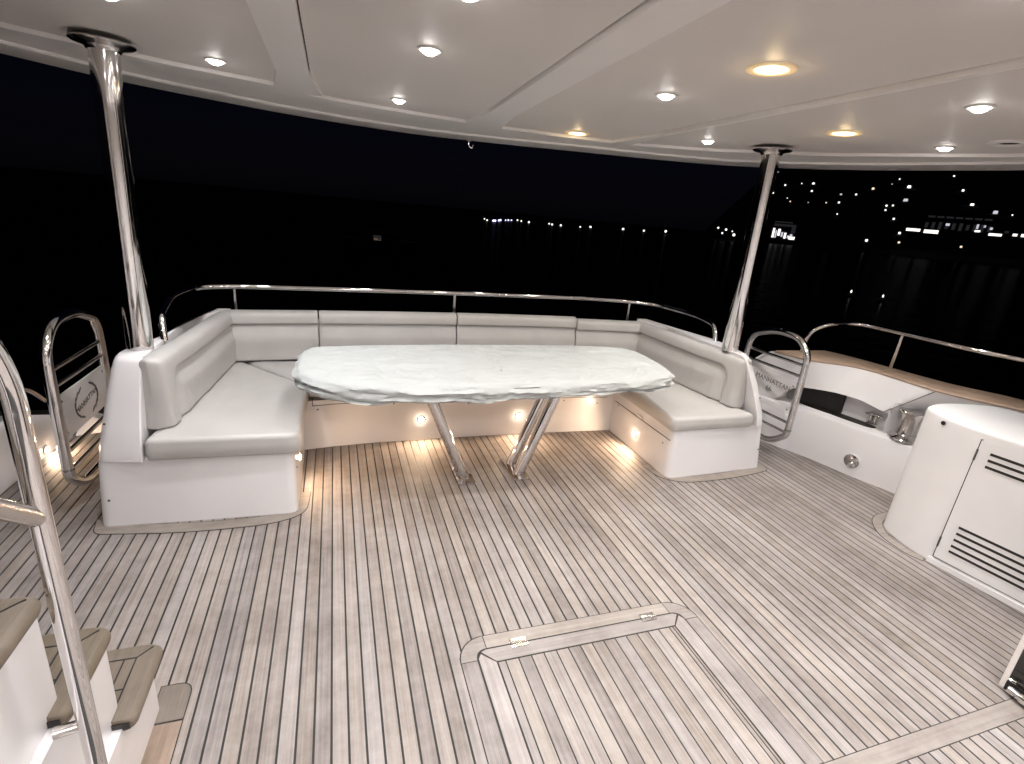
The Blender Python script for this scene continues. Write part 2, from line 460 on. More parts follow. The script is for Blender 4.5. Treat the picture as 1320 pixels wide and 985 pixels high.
def right_ring(z, inner):
    xo = lerp_table([(0, 2.85), (.32, 2.80), (.61, 2.72), (.775, 2.655), (.80, 2.64)], z)
    yf = lerp_table([(0, 2.495), (.42, 2.505), (.60, 2.55), (.76, 2.60), (.79, 2.62), (.80, 2.64)], z)
    dx = xo-2.64
    if z <= PZ and inner < 2.3: tail = [(xo+.02, YB), (inner, YB)]; rt = [.01, .01]
    else: tail = [(2.672+dx, 2.84), (2.705+dx, 3.10), (2.64+dx, 3.36), (2.55+dx, 3.80), (2.46, 3.80), (inner, 3.5)]; rt = [.03, .06, .06, .02, .01, .01]
    return [(x, y, z) for x, y in rpoly([(inner, yf), (xo, yf+.035)] + tail, [.06 if inner < 2.3 else .01, .05] + rt)]
add_loft('wing', [right_ring(z, 2.042 - 0.02*z) for z in (0, .1, .2, .3, PZ)], MT['gelcoat'], sofa, so)
add_loft('coaming', [right_ring(z, lerp_table([(.34, 2.70), (.5, 2.66), (.7, 2.60), (.8, 2.57)], z)) for z in (PZ, .42, .50, .60, .68, .74, .775, .790, .797, .80)], MT['gelcoat'], sofa, so, 40)
# back run
back_poly = [(-0.215, 3.235), (-0.02, 3.268), (0.25, 3.29), (0.9, 3.305), (1.55, 3.302), (2.05, 3.285), (2.05, 4.05), (-0.215, 4.05)]
MB().prism([(x-so[0], y-so[1]) for x, y in back_poly], 0, PZ).build('back_run', MT['gelcoat'], sofa, 32)
tr = [(-0.79, 3.90), (-0.55, 3.93), (0.2, 3.97), (0.9, 4.0), (1.6, 3.97), (2.4, 3.93), (2.53, 3.90), (2.53, 4.14), (0.9, 4.22), (-0.79, 4.14)]
MB().prism([(x-so[0], y-so[1]) for x, y in tr], PZ+.003, 0.66).build('transom', MT['gelcoat'], sofa, 32)
# locker lid gaps, notches and buttons
def back_y(x): return lerp_table([(-0.215, 3.235), (-0.02, 3.268), (0.25, 3.29), (0.9, 3.305), (1.55, 3.302), (2.05, 3.285)], x)
def gapline(x0, x1, z):
    g = MB(); N = 8
    for i in range(N):
        a = x0+(x1-x0)*i/N; b = x0+(x1-x0)*(i+1)/N
        ya, yb = back_y(a)-.0015, back_y(b)-.0015
        g.add(off([(a,ya,z),(b,yb,z),(b,yb,z+.004),(a,ya,z+.004),(a,ya+.01,z),(b,yb+.01,z),(b,yb+.01,z+.004),(a,ya+.01,z+.004)], so),
              [(0,1,2,3),(0,4,5,1),(3,2,6,7),(0,3,7,4),(1,5,6,2)])
    return g.build('lid_gap', MT['dark'], sofa)
gapline(-.15, 0.86, .300); gapline(.94, 1.98, .282)
def small_box(name, x0,x1,y0,y1,z0,z1, m, parent, o):
    return MB().box(x0-o[0],x1-o[0],y0-o[1],y1-o[1],z0-o[2],z1-o[2]).build(name, m, parent)
small_box('lid_gap', -.152,-.148, back_y(-.15)-.0018, back_y(-.15)+.01, .300,.35, MT['dark'], sofa, so)
def notch(p, axis, w=.075, h=.022):
    pl = rpoly([(-w/2, -h/2), (w/2, -h/2), (w/2*.86, h/2), (-w/2*.86, h/2)], [.006,.006,.006,.006], 3)
    b = MB()
    if axis == 'y': b.loft([[(p[0]+a-so[0], p[1]+d-so[1], p[2]+c) for a, c in pl] for d in (-.003, .01)])
    else: b.loft([[(p[0]+d-so[0], p[1]+a-so[1], p[2]+c) for a, c in pl] for d in (-.003, .01)])
    return b.build('finger_notch', MT['steel_dull'], sofa)
notch((.16, back_y(.16), .306), 'y'); notch((1.45, back_y(1.45), .290), 'y'); notch((2.036, 2.90, .278), 'x')
def button(p, axis):
    return MB().lathe([(.0055, 0), (.0055, .002), (.003, .003)], (p[0]-so[0], p[1]-so[1], p[2]), axis, 8).build('button', MT['print'], sofa)
for x, z in ((-.12, .275), (.10, .305), (.36, .283), (.88, .262), (1.90, .235), (1.62, .262)): button((x, back_y(x), z), (0,-1,0))
for y, z in ((3.20, .248), (2.60, .215)): button((2.0375, y, z), (-1,0,0))
button((-.2075, 2.60, .215), (1,0,0))
for z, x in ((.52, -.985), (.145, -1.01)): button((x, 2.545 if z > .3 else 2.525, z), (0,-1,0))
for z, x in ((.53, 2.715), (.15, 2.79)): button((x, 2.555 if z > .3 else 2.53, z), (0,-1,0))
MB().box(2.033-so[0], 2.0362-so[0], 2.53-so[1], 3.25-so[1], .262, .266).build('lid_gap', MT['dark'], sofa)
def courtesy(p, axis, parent, o, name='courtesy_light', e=1.0):
    q = (p[0]-o[0], p[1]-o[1], p[2]-o[2])
    ring = MB().lathe([(.026, 0), (.026, .003), (.020, .005), (.019, .003)], q, axis, 20).build(name, MT['chrome'], parent, 35)
    MB().lathe([(.0185, .002), (.016, .007), (.009, .010), (.001, .011)], q, axis, 16).build('lens', MT['lens_court'], ring, 60)
    l = bpy.data.lights.new('courtesy_lamp', 'SPOT'); l.energy = 5.2*e; l.color = (1.0, 0.69, 0.44); l.shadow_soft_size = 0.012; l.spot_size = R(176); l.spot_blend = 0.5
    ob = bpy.data.objects.new('courtesy_lamp', l); COL.objects.link(ob)
    ob.location = Vector(p) + Vector(axis)*0.028; ob.rotation_euler = (Vector(axis)+Vector((0,0,-.35))).to_track_quat('-Z', 'Y').to_euler()
    l2 = bpy.data.lights.new('lens_glow', 'POINT'); l2.energy = .14*e; l2.color = (1.0, 0.78, 0.56); l2.shadow_soft_size = 0.008
    ob2 = bpy.data.objects.new('lens_glow', l2); COL.objects.link(ob2); ob2.location = Vector(p) + Vector(axis)*0.020
    return ring
courtesy((.547, back_y(.547), .158), (0,-1,0), sofa, so)
courtesy((1.267, back_y(1.267), .150), (0,-1,0), sofa, so)
courtesy((2.0395, 2.933, .128), (-1,0,0), sofa, so)
courtesy((-.2065, 2.754, .195), (1,0,0), sofa, so, e=0.7)

# =================================================================== CUSHIONS
CG = 'grey vinyl cushions of the lounge'
def pillow(name, poly, z0, z1, label, bulge=0.010, r=0.028, cat='cushion', wr=0.0):
    """seat cushion from a plan outline (rounded edges, slightly crowned, small wrinkles)"""
    P = [Vector(p) for p in poly]
    out = [P[i] for i in range(len(P))]
    # resample the outline
    res = []
    for i in range(len(out)):
        a, b = out[i], out[(i+1) % len(out)]; n = max(1, int((b-a).length/0.02))
        res += [a.lerp(b, k/n) for k in range(n)]
    c = sum(res, Vector((0, 0)))/len(res)
    n = len(res); nor = []
    for i in range(n):
        d = (res[(i+1) % n]-res[i-1]).normalized(); nn = Vector((d.y, -d.x))
        if nn.dot(res[i]-c) < 0: nn = -nn
        nor.append(nn)
    rings = []
    for k in range(0, 7):      # bottom edge
        a = math.pi/2*k/6; rings.append([(res[i].x - nor[i].x*r*.6*(1-math.sin(a)), res[i].y - nor[i].y*r*.6*(1-math.sin(a)), z0 + r*.6*(1-math.cos(a))) for i in range(n)])
    for t in (.25, .5, .75):
        z = z0+r*.6+(z1-r-z0-r*.6)*t; q = .004*math.sin(math.pi*t)
        rings.append([(res[i].x+nor[i].x*q, res[i].y+nor[i].y*q, z) for i in range(n)])
    for k in range(0, 9):
        a = math.pi/2*k/8; rings.append([(res[i].x - nor[i].x*r*(1-math.cos(a)), res[i].y - nor[i].y*r*(1-math.cos(a)), z1 - r*(1-math.sin(a))) for i in range(n)])
    ins = [Vector((p[0], p[1])) for p in rings[-1]]
    for t in (.06, .12, .2, .3, .4, .5, .6, .7, .8, .9, .97):
        rg = []
        for p in ins:
            q = p.lerp(c, t); z = z1 + bulge*(1-(1-t)**2)
            w = noise.noise(Vector((q.x*5, q.y*5, 3.1)))*.006 + noise.noise(Vector((q.x*14, q.y*11, 8.1)))*.0018 + wr*abs(noise.noise(Vector((q.x*9, q.y*2.5, 1.7))))**2
            rg.append((q.x, q.y, z+w*min(1, t*5)))
        rings.append(rg)
    b = MB(); b.loft(rings)
    o0 = Vector((c.x, c.y, z0)); b.v = [tuple(Vector(p)-o0) for p in b.v]
    o = b.build(name, MT['vinyl'], None, 50); o.location = o0
    return tag(o, label, cat, CG)
ST = 0.452
sq = lambda pts, rad: [(p.x, p.y) for p in fillet(pts, rad, 5, True)]
pillow('seat_cushion', sq([(-.838, 2.500), (-.178, 2.488), (-.172, 3.22), (-.60, 3.74), (-.70, 3.74)], [.03, .055, .02, .02, .02]), .343, ST, 'deep seat cushion on the left arm of the lounge, creased beside the table', wr=.02)
pillow('seat_cushion', sq([(-.165, 3.215), (.895, 3.265), (.895, 3.76), (-.59, 3.76)], [.02]*4), .368, ST, 'seat cushion along the left half of the back run, mostly hidden behind the table')
pillow('seat_cushion', sq([(.903, 3.265), (2.012, 3.235), (2.42, 3.76), (.903, 3.76)], [.02]*4), .368, ST, 'seat cushion along the right half of the back run, mostly hidden behind the table')
pillow('seat_cushion', sq([(2.005, 2.488), (2.66, 2.500), (2.56, 3.74), (2.43, 3.74), (2.018, 3.22)], [.055, .03, .02, .02, .02]), .340, .432, 'deep seat cushion on the right arm of the lounge', wr=.012)

def backrest(path, label, s_end0=None, s_end1=None, side=1, zb=.459, zt=.800, thick=.128, step=.012):
    """padded backrest swept along a plan path; inner panel recessed, roll along the top and down the free end"""
    P = [Vector(p) for p in path]
    # dense path with mitred offset normals
    pts = []; nrm = []; S = []; s = 0
    segn = []
    for i in range(len(P)-1):
        d = (P[i+1]-P[i]).normalized(); segn.append(Vector((-d.y, d.x))*side)
    for i in range(len(P)-1):
        Ln = (P[i+1]-P[i]).length; n = max(2, int(Ln/step))
        for k in range(n + (1 if i == len(P)-2 else 0)):
            t = k/n; p = P[i].lerp(P[i+1], t)
            if k == 0 and i > 0:
                b = (segn[i-1]+segn[i]).normalized(); nn = b/max(.5, b.dot(segn[i]))
            else: nn = segn[i]
            pts.append(p); nrm.append(nn); S.append(s+Ln*t)
        s += Ln
    tot = S[-1]
    zs0 = zt-.088
    def recess(s_, z):
        # signed distance inside the panel (rounded at the free end)
        d_top = zs0 - z
        d_end = 1e3
        if s_end0 is not None: d_end = s_ - s_end0
        if s_end1 is not None: d_end = min(d_end, tot - s_ - s_end1)
        r = .09
        if d_top < r and d_end < r: d = r - math.hypot(r-d_top, r-d_end)
        else: d = min(d_top, d_end)
        return d
    H = zt-zb; rings = []
    nz = 34
    for p, nn, s_ in zip(pts, nrm, S):
        rb = .016
        e = min(s_, tot-s_); er = .050 if (s_end0 is not None and s_ < tot/2) or (s_end1 is not None and s_ > tot/2) else .022
        pinch = 0 if e >= er else er-math.sqrt(max(0, er*er-(er-e)**2))
        if s_end0 is None and s_ < tot/2: pinch *= .35
        if s_end1 is None and s_ > tot/2: pinch *= .35
        prof = []
        for k in range(nz+1):
            z = zb + (zt-.045-zb)*k/nz
            lean = .030*(z-zb)/H
            d = recess(s_, z)
            u = lean - .010*(1 - min(1, max(0, d/.014+.5)))
            if d > 0: u += .010 - .012*min(1, d/.10)   # panel sits back, then swells
            u -= .012*math.exp(-((d-.10)/.07)**2) if d > 0 else .006
            if abs(d) < .012: u += .007*(1-abs(d)/.012)
            wob = noise.noise(Vector((p.x*4, p.y*4, z*4)))*.003
            if z-zb < rb: u += rb-math.sqrt(max(0, rb*rb-(rb-(z-zb))**2))
            prof.append((u+wob+pinch, z))
        # rolled top
        u0, z_ = prof[-1]; ut = thick*.5
        for k in range(1, 9):
            a = math.pi*k/9
            prof.append((u0 + (thick-.01-pinch-u0)*(1-math.cos(a))/2, z_ + (zt-z_-pinch*.2)*math.sin(a)**.75))
        prof.append((thick-.01-pinch, z_)); prof.append((thick-pinch, zb+.1)); prof.append((thick-pinch, zb))
        rings.append([(p.x+nn.x*u, p.y+nn.y*u, z) for u, z in prof])
    b = MB(); b.loft(rings)
    o0 = Vector((P[0].x, P[0].y, zb)); b.v = [tuple(Vector(p)-o0) for p in b.v]
    o = b.build('backrest_cushion', MT['vinyl'], None, 42); o.location = o0
    return tag(o, label, 'cushion', CG)
backrest([(-.748, 2.60), (-.727, 2.83), (-.702, 3.0), (-.635, 3.70), (-.118, 3.745)], 'corner backrest cushion wrapping the left end of the lounge', s_end0=.115)
backrest([(-.110, 3.745), (.45, 3.775), (.878, 3.79)], 'straight backrest cushion left of the middle of the back run')
backrest([(.886, 3.79), (1.30, 3.785), (1.878, 3.755)], 'straight backrest cushion right of the middle of the back run')
backrest([(1.886, 3.755), (2.435, 3.70), (2.487, 3.0), (2.520, 2.83), (2.552, 2.60)], 'corner backrest cushion wrapping the right end of the lounge', s_end1=.115, zb=.440, zt=.785)

# =================================================================== TABLE
table = thing('dining_table', (.886, 2.78, 0), 'long table on two V-splayed pairs of polished steel legs, in front of the lounge', 'table')
to = (.886, 2.78, 0)
NA = 420
TO = [(-1.075, -.04), (-1.080, .12), (-1.07, .27), (-1.04, .375), (-.98, .42), (-.60, .465), (0, .485), (.65, .48), (1.05, .435), (1.14, .36), (1.165, .25), (1.15, -.02), (1.10, -.18), (.96, -.265), (.7, -.305),
      (.3, -.335), (-.1, -.350), (-.35, -.352), (-.58, -.342), (-.80, -.300), (-.94, -.235), (-1.02, -.15)]
tp = [Vector(p) for p in TO]; TN = len(tp); raw = []
for i in range(TN):
    a_, b_, c_, d_ = tp[i-1], tp[i], tp[(i+1) % TN], tp[(i+2) % TN]
    for k in range(40):
        t = k/40; raw.append(0.5*((2*b_)+(c_-a_)*t+(2*a_-5*b_+4*c_-d_)*t*t+(3*b_-a_-3*c_+d_)*t**3))
cum = [0]
for i in range(len(raw)): cum.append(cum[-1]+(raw[(i+1) % len(raw)]-raw[i]).length)
rx = [p.x for p in raw]+[raw[0].x]; ry = [p.y for p in raw]+[raw[0].y]
sq_ = np.linspace(0, cum[-1], NA, endpoint=False)
outline = [Vector((float(x), float(y))) for x, y in zip(np.interp(sq_, cum, rx), np.interp(sq_, cum, ry))]
MB().prism([(p.x*.985, p.y*.97) for p in outline], .645, .690).build('table_top', MT['teak_warm'], table, 30)
def leg(x0, y0, x1, y1):
    a = Vector((x0, y0, .006)); b = Vector((x1, y1, .648))
    lg = MB().tube(off([a, b], to), .033, 20).build('leg', MT['chrome'], table, 40)
    return lg
for sx, xb, xt in ((-1, .725, .455), (1, 1.075, 1.315)):
    leg(xb, 2.705, xt, 2.705); leg(xb-.005*sx, 2.845, xt, 2.845)
    pl = MB().prism([(x-to[0], y-to[1]) for x, y in rpoly([(xb-.052, 2.625), (xb+.052, 2.625), (xb+.052, 2.925), (xb-.052, 2.925)], [.008]*4, 3)], .0045, .016)
    for dx in (-.04, .04):
        for yy in (2.638, 2.91): pl.lathe([(.007, .016), (.006, .019), (.003, .0195)], (xb+dx-to[0], yy-to[1], 0), n=8)
    pl.build('base_plate', MT['chrome'], table, 35)
    MB().box(xt-.09-to[0], xt+.09-to[0], 2.62-to[1], 2.93-to[1], .632, .644).build('fixing_plate', MT['steel_dull'], table)
# crumpled cover : radial grid over the top, round the rim, tucked under
fx = []
def wr(v, s): return noise.noise(Vector(v)*s)
rings = []
def top_z(x, y):
    z = .704
    n1 = wr((x, y, 0), 3.1); n2 = wr((x*.8, y*1.4, 5), 9); n3 = 1-abs(wr((x+.4*wr((x,y,9),4), y, 2), 6.0))*2
    n4 = 1-abs(wr((x*.7+.3*wr((x,y,19),3), y*1.6, 12), 5.0))*2
    z += .006*n1 + .005*n2 + .016*max(0, n3-.5) + .013*max(0, n4-.55) + .0035*wr((x, y, 7), 20)
    return z
for t in [0.015] + [math.sqrt(k/64) for k in range(1, 63)] + []:
    ef = min(1.0, (1-t)*9)
    rings.append([(p.x*t, p.y*t, .704 + (top_z(p.x*t, p.y*t)-.704)*ef) for p in outline])
nrmO = []
for i in range(NA):
    d = (outline[(i+1) % NA]-outline[i-1]).normalized(); nn = Vector((d.y, -d.x))
    if nn.dot(outline[i]) < 0: nn = -nn
    nrmO.append(nn)
S = [cum[-1]*i/NA for i in range(NA)]
prof = [(-.003, -.002), (.004, -.005), (.011, -.011), (.018, -.019), (.022, -.028), (.025, -.038), (.026, -.048), (.0255, -.057), (.024, -.066), (.020, -.074), (.013, -.081), (.002, -.086), (-.03, -.087), (-.06, -.083)]
for j, (u, dz) in enumerate(prof):
    rg = []
    for i, p in enumerate(outline):
        s_ = S[i]; k = min(1, j/4)
        lx, ly = p.x, p.y
        # swags : long folds running along the rim plus short gathers
        fold = wr((lx*2.2, ly*2.2, j*.30), 2.0)*.018 + (1-abs(wr((lx+.3*j*.05, ly, 4+j*.26), 5.0))*2.4)*.012 + (1-abs(wr((lx, ly, 14+j*.35), 11.0))*2.2)*.007 - .012 + wr((lx, ly, j*.5+11), 24)*.004
        hem = .018*wr((lx, ly, 20), 3.2) + .010*wr((lx, ly, 21), 9)
        zz = .704 + dz + (hem*max(0, (j-4)/7)) + .004*wr((lx, ly, j*.4+30), 8)*k
        q = p + nrmO[i]*(u + fold*k)
        rg.append((q.x, q.y, zz))
    rings.append(rg)
cov = MB(); cov.loft(rings, True, False)
cov = cov.build('table_cover', MT['cover'], None, 60); cov.location = (to[0], to[1], 0)
tag(cov, 'crumpled white fitted fabric cover drawn over the table top', 'table cover')

# =================================================================== CEILING (hardtop underside)
CZ = 2.08
outer = [(-2.25, -2.2), (-2.24, 1.0), (-2.15, 2.0), (-1.95, 2.70), (-1.70, 3.15), (-1.47, 3.42), (-1.115, 3.76), (-.60, 4.04), (-.14, 4.21), (.51, 4.31),
         (1.15, 4.215), (1.88, 4.0), (2.55, 3.80), (3.005, 3.56), (3.479, 2.99), (3.824, 2.16), (3.98, 1.3), (4.02, 0.0), (4.02, -2.2)]
oc = spline([(x, y, 0) for x, y in outer[1:-1]], .06)
oc = [(outer[0][0], outer[0][1])] + [(p.x, p.y) for p in oc] + [(outer[-1][0], outer[-1][1])]
ceil = MB()
ceil.loft([[(x, y, CZ+.026) for x, y in oc], [(x, y, CZ+.20) for x, y in oc]])
ceil = ceil.build('ceiling', MT['dark']); struct(ceil); ceil['label'] = 'pale underside of the hardtop over the deck'
inner_tab = [(-2.3, 0), (-2.0, 1.9), (-1.6, 2.55), (-1.2, 2.86), (-.7, 3.10), (-.24, 3.225), (-.10, 3.36), (.052, 3.42), (.5, 3.475), (1.0, 3.505), (1.41, 3.50), (2.0, 3.38), (2.4, 3.17), (2.91, 2.73), (3.42, 1.95), (3.7, .9), (3.75, 0)]
# border moulding between panels and edge : outer lip slightly lower
def inset(curve, d):
    P = [Vector((x, y)) for x, y in curve]; out = []
    for i in range(len(P)):
        a = P[max(i-1, 0)]; b = P[min(i+1, len(P)-1)]; t = (b-a).normalized()
        out.append(P[i] + Vector((t.y, -t.x))*d)
    return out
lip_in = inset(oc, .30)
lip = MB()
N = len(oc)
rings = []
for (x, y), q, e, m_ in zip(oc, inset(oc, .012), lip_in, inset(oc, .29)):
    rings.append([(x, y, CZ+.026), (x, y, CZ-.006), (q.x, q.y, CZ-.012), (m_.x, m_.y, CZ-.012), (e.x, e.y, CZ-.004), (e.x, e.y, CZ+.026)])
lip.loft(rings); lip.build('edge_moulding', MT['ceil_white'], ceil, 35)
# field (ribs and inner border) : one plate with panels hung just above it is modelled as plate pieces
def inner_y(x): return lerp_table(inner_tab, x)
ribs = [(-.228, -.095), (.78, .93), (1.87, 2.00)]
border = MB()
xs = list(np.linspace(-2.0, 3.5, 90))
li = [(p.x, p.y) for p in lip_in]
def lip_y(x):
    best = [y for (a, y) in li if abs(a-x) < .25 and y > 0]
    # interpolate along curve for the aft part
    pts = sorted([(a, y) for a, y in li if y > 1.2]); return float(np.interp(x, [a for a, _ in pts], [y for _, y in pts]))
rg = []
for x in xs:
    y0 = inner_y(x)+.006; y1 = max(lip_y(x)+.01, y0+.01)
    rg.append([(x, y0, CZ), (x, y1, CZ), (x, y1, CZ+.026), (x, y0, CZ+.026)])
border.loft(rg); border.build('border_plate', MT['ceil_white'], ceil, 30)
def rib(x0, x1, x0n, x1n, name='ceiling_rib'):
    ya, yb = inner_y((x0+x1)/2)+.03, -2.1
    rings = []
    for t in np.linspace(0, 1, 12):
        y = ya+(yb-ya)*t; a = x0+(x0n-x0)*t; b = x1+(x1n-x1)*t
        # flares at the aft end
        fl = .05*math.exp(-((y-ya)/.06)**2)
        rings.append([(a-fl, y, CZ-.001), (b+fl, y, CZ-.001), (b+fl, y, CZ+.026), (a-fl, y, CZ+.026)])
    MB().loft(rings).build(name, MT['ceil_white'], ceil, 30)
rib(-.238, -.098, -.20, -.08); rib(.840, .985, .60, .73); rib(1.845, 1.875, 1.74, 1.77)
edges = [(-2.2, -.238, -2.2, -.20), (-.098, .840, -.08, .60), (.985, 1.845, .73, 1.74), (1.875, 3.7, 1.77, 3.7)]
for xa, xb, na, nb in edges:
    top = []
    for x in np.linspace(xa+.006, xb-.006, 16): top.append((x, inner_y(x)))
    bl = (na+.006, -2.1); br = (nb-.006, -2.1)
    poly = [bl, br] + list(reversed(top))
    rr = [0, 0] + [.045] + [0]*(len(top)-2) + [.045]
    poly = [(p.x, p.y) for p in fillet(poly, rr, 5, True)]
    MB().prism(poly, CZ+.017, CZ+.0255).build('ceiling_panel', MT['headliner'], ceil)

LG = 'recessed ceiling lights'
def downlight(x, y, label, warm=False, e=1.0, flush=False, z=CZ+.017):
    t = thing('ceiling_light', (x, y, z), label, 'ceiling light', LG)
    r = .080 if warm else .046
    ri = .050 if warm else .030
    MB().lathe([(r, 0), (r, -.004), (r-.006, -.007), (ri+.004, -.006), (ri, -.001), (ri, 0)], n=32).build('trim_ring', MT['halo_warm'] if warm else MT['ceil_white'], t, 40)  # warm rings glow to imitate the halo round the lens
    MB().lathe([(ri+.001, -.002), (ri*.85, -.006 if warm else -.012), (ri*.5, -.009 if warm else -.018), (.001, -.0095 if warm else -.019)], n=24).build('lens', MT['lens_warm'] if warm else MT['lens_white'], t, 60)
    if e > 0:
        l = bpy.data.lights.new('ceiling_lamp', 'SPOT'); l.energy = (13 if warm else 30)*e
        l.color = (1.0, .82, .58) if warm else (1.0, .975, .975)
        l.spot_size = R(150); l.spot_blend = 0.9; l.shadow_soft_size = .03
        ob = bpy.data.objects.new('ceiling_lamp', l); COL.objects.link(ob); ob.location = (x, y, z-.022)
    if warm:
        l = bpy.data.lights.new('lens_glow', 'POINT'); l.energy = .22; l.color = (1.0, .72, .36); l.shadow_soft_size = .02
        ob = bpy.data.objects.new('lens_glow', l); COL.objects.link(ob); ob.location = (x, y, z-.034)
    return t
downlight(-.487, 2.913, 'white ceiling downlight beside the left steel post')
downlight(-.640, 2.16, 'white ceiling downlight nearest the left top corner, forward of the left post')
downlight(.338, 1.534, 'white ceiling downlight at the top edge between the two ceiling ribs')
downlight(.335, 2.112, 'bright white ceiling downlight in the middle of the panel between the two ribs', e=.6)
downlight(.345, 3.175, 'white ceiling downlight near the aft edge, above the left part of the table', e=.6)
downlight(1.332, 2.117, 'white ceiling downlight right of the centre rib', e=.6)
downlight(1.501, 3.36, 'flat warm ceiling light at the aft edge above the right part of the table', warm=True, e=.5)
downlight(2.185, 2.924, 'white ceiling downlight just left of the right steel post')
downlight(1.379, 1.585, 'large warm yellow ceiling light, the nearer of two on the right', warm=True)
downlight(2.432, 2.188, 'warm yellow ceiling light right of the right steel post', warm=True)
downlight(2.282, 1.494, 'bright white ceiling downlight near the right edge of the ceiling')
downlight(3.05, 2.103, 'white ceiling downlight above the right side deck')
# unseen downlights added forward of the camera; those over the saloon boosted as fill
for x, y, w in ((.335, .75, 0), (1.36, .85, 0), (2.25, .55, 0), (-.65, .9, 0), (.335, -.3, 0), (1.36, -.3, 0), (2.3, -.5, 0), (-.6, -1.2, 0), (.6, -1.4, 0), (1.8, -1.4, 0), (3.1, -1.2, 0)):
    downlight(x, y, 'unseen added white ceiling downlight forward of the deck, %s' % ('over the %s side of the %s' % ('left' if x < 0 else 'middle left' if x < 1 else 'middle right' if x < 2 else 'right', 'saloon door' if y > .4 else 'saloon' if y > -1 else 'inner saloon')), e=.45 if y > .4 else 2.6)
sp = thing('ceiling_vent', (3.06, 1.82, CZ+.017), 'small oval vent in the ceiling at the right edge', 'vent')
MB().lathe([(.085, 0), (.085, -.006), (.070, -.012), (.055, -.010), (.05, -.004), (.05, 0)], n=28).build('rim', MT['ceil_white'], sp, 40)
MB().lathe([(.05, -.002), (.03, -.006), (.001, -.007)], n=20).build('grille', MT['steel_dull'], sp, 40)
hk = thing('hanging_hook', (.99, 4.22, CZ-.012), 'tiny steel hook hanging under the aft edge of the ceiling', 'hook')
MB().tube(spline([(0,0,0),(0,0,-.03),(.012,0,-.05),(.03,0,-.05),(.035,0,-.03)], .006), .006, 8).build('hook_bar', MT['chrome'], hk, 40)
MB().lathe([(.02, 0), (.02, -.008), (.01, -.012)], n=16).build('foot', MT['chrome'], hk, 40)

# =================================================================== POSTS
def post(b, t, label):
    o = thing('support_post', b, label, 'post', 'polished posts carrying the hardtop')
    top = Vector(t)-Vector(b)
    # slightly tapered tube standing on the coaming
    MB().tube([Vector((0,0,-.004)), top*.02, top*.5, top*.97, top], [.054, .054, .0535, .054, .057], 32).build('pole', MT['chrome'], o, 40)
    MB().lathe([(.112, 0), (.113, -.006), (.104, -.012), (.075, -.018), (.064, -.024), (.059, -.034)], top, None, 40).build('flange', MT['steel_dull'], o, 40)
    return o
post((-.888, 2.80, .80), (-.872, 2.81, CZ-.002), 'polished steel post on the left coaming')
post((2.595, 2.80, .80), (2.552, 2.775, CZ-.002), 'polished steel post on the right coaming')

# =================================================================== AFT RAIL
rail = thing('guard_rail', (.9, 4.0, .735), 'polished steel guard rail running behind the lounge backrests', 'railing')
ro = (.9, 4.0, .735)
rp = fillet([(-.835, 2.98, .79), (-.852, 3.02, .905), (-.915, 3.50, .925), (-.865, 3.87, .925), (-.66, 3.955, .925), (-.17, 3.985, .925), (.92, 4.02, .925), (2.1, 4.035, .922), (2.47, 3.955, .920), (2.675, 3.83, .918), (2.745, 3.42, .918), (2.690, 3.10, .905), (2.675, 3.04, .79)],
            [0, .08, .12, .12, .15, .2, .4, .3, .12, .15, .15, .08, 0], 8)
MB().tube(off(rp, ro), .0175, 14).build('handrail', MT['chrome'], rail, 40)
for x, y in ((-.66, 3.955), (.90, 4.02), (2.46, 3.955)):
    MB().tube(off([(x, y, .658), (x, y, .915)], ro), .0125, 12).build('stanchion', MT['chrome'], rail, 40)
for x in (2.02, 2.05, 2.08):
    MB().lathe([(.0165, -.004), (.0195, -.003), (.0195, .003), (.0165, .004)], off([(x, 4.034, .922)], ro)[0], (1,.01,0), 16).build('rubber_band', MT['black'], rail, 40)

# =================================================================== GATES
def gate(o, label, y0, y1, z0, z1, rungs, pz, panel_m, txt, flip):
    """open side gate : tube loop in its own YZ plane with rungs and a printed panel"""
    g = tag(o, label, 'gate', 'steel side gates')
    t = .024
    lp = fillet([(0, y0, z0+.17), (0, y0, z1-.10), (0, y0+.10, z1), (0, y0+(y1-y0)*.55, z1+.01), (0, y1-.02, z1-.07), (0, y1, z1-.22), (0, y1, z0+.10), (0, y1-.10, z0-.01), (0, y0+.12, z0), (0, y0, z0+.10)], [.08,.09,.09,.1,.09,.09,.09,.09,.09,.09], 6, True)
    lp.append(lp[0]); lp.append(lp[1])
    MB().tube(lp, t, 14, False).build('frame', MT['chrome'], g, 40)
    for z in rungs: MB().tube([(0, y0, z), (0, y1, z)], .011, 10).build('rung', MT['chrome'], g, 40)
    p = MB().box(-.004, .004, y0+.022, y1-.022, pz[0], pz[1]).build('panel', MT[panel_m], g)
    for y in (y0+.05, y1-.05):
        for z in (pz[0]+.03, pz[1]-.03):
            MB().lathe([(.007, 0), (.006, .003)], (.004*flip, y, z), (flip, 0, 0), 8).build('panel_screw', MT['steel_dull'], p)
    return g, p
def text_obj(s, size, m, parent, mtx, name):
    cu = bpy.data.curves.new(name, 'FONT'); cu.body = s; cu.size = size; cu.align_x = 'CENTER'; cu.align_y = 'CENTER'; cu.extrude = .0004
    tmp = bpy.data.objects.new(name, cu); COL.objects.link(tmp)
    dg = bpy.context.evaluated_depsgraph_get(); me = bpy.data.meshes.new_from_object(tmp.evaluated_get(dg))
    bpy.data.objects.remove(tmp)
    me.transform(mtx); me.materials.clear(); me.materials.append(m)
    o = bpy.data.objects.new(name, me); COL.objects.link(o); o.parent = parent; return o
gl = empty('side_gate', (-1.20, 2.66, 0))
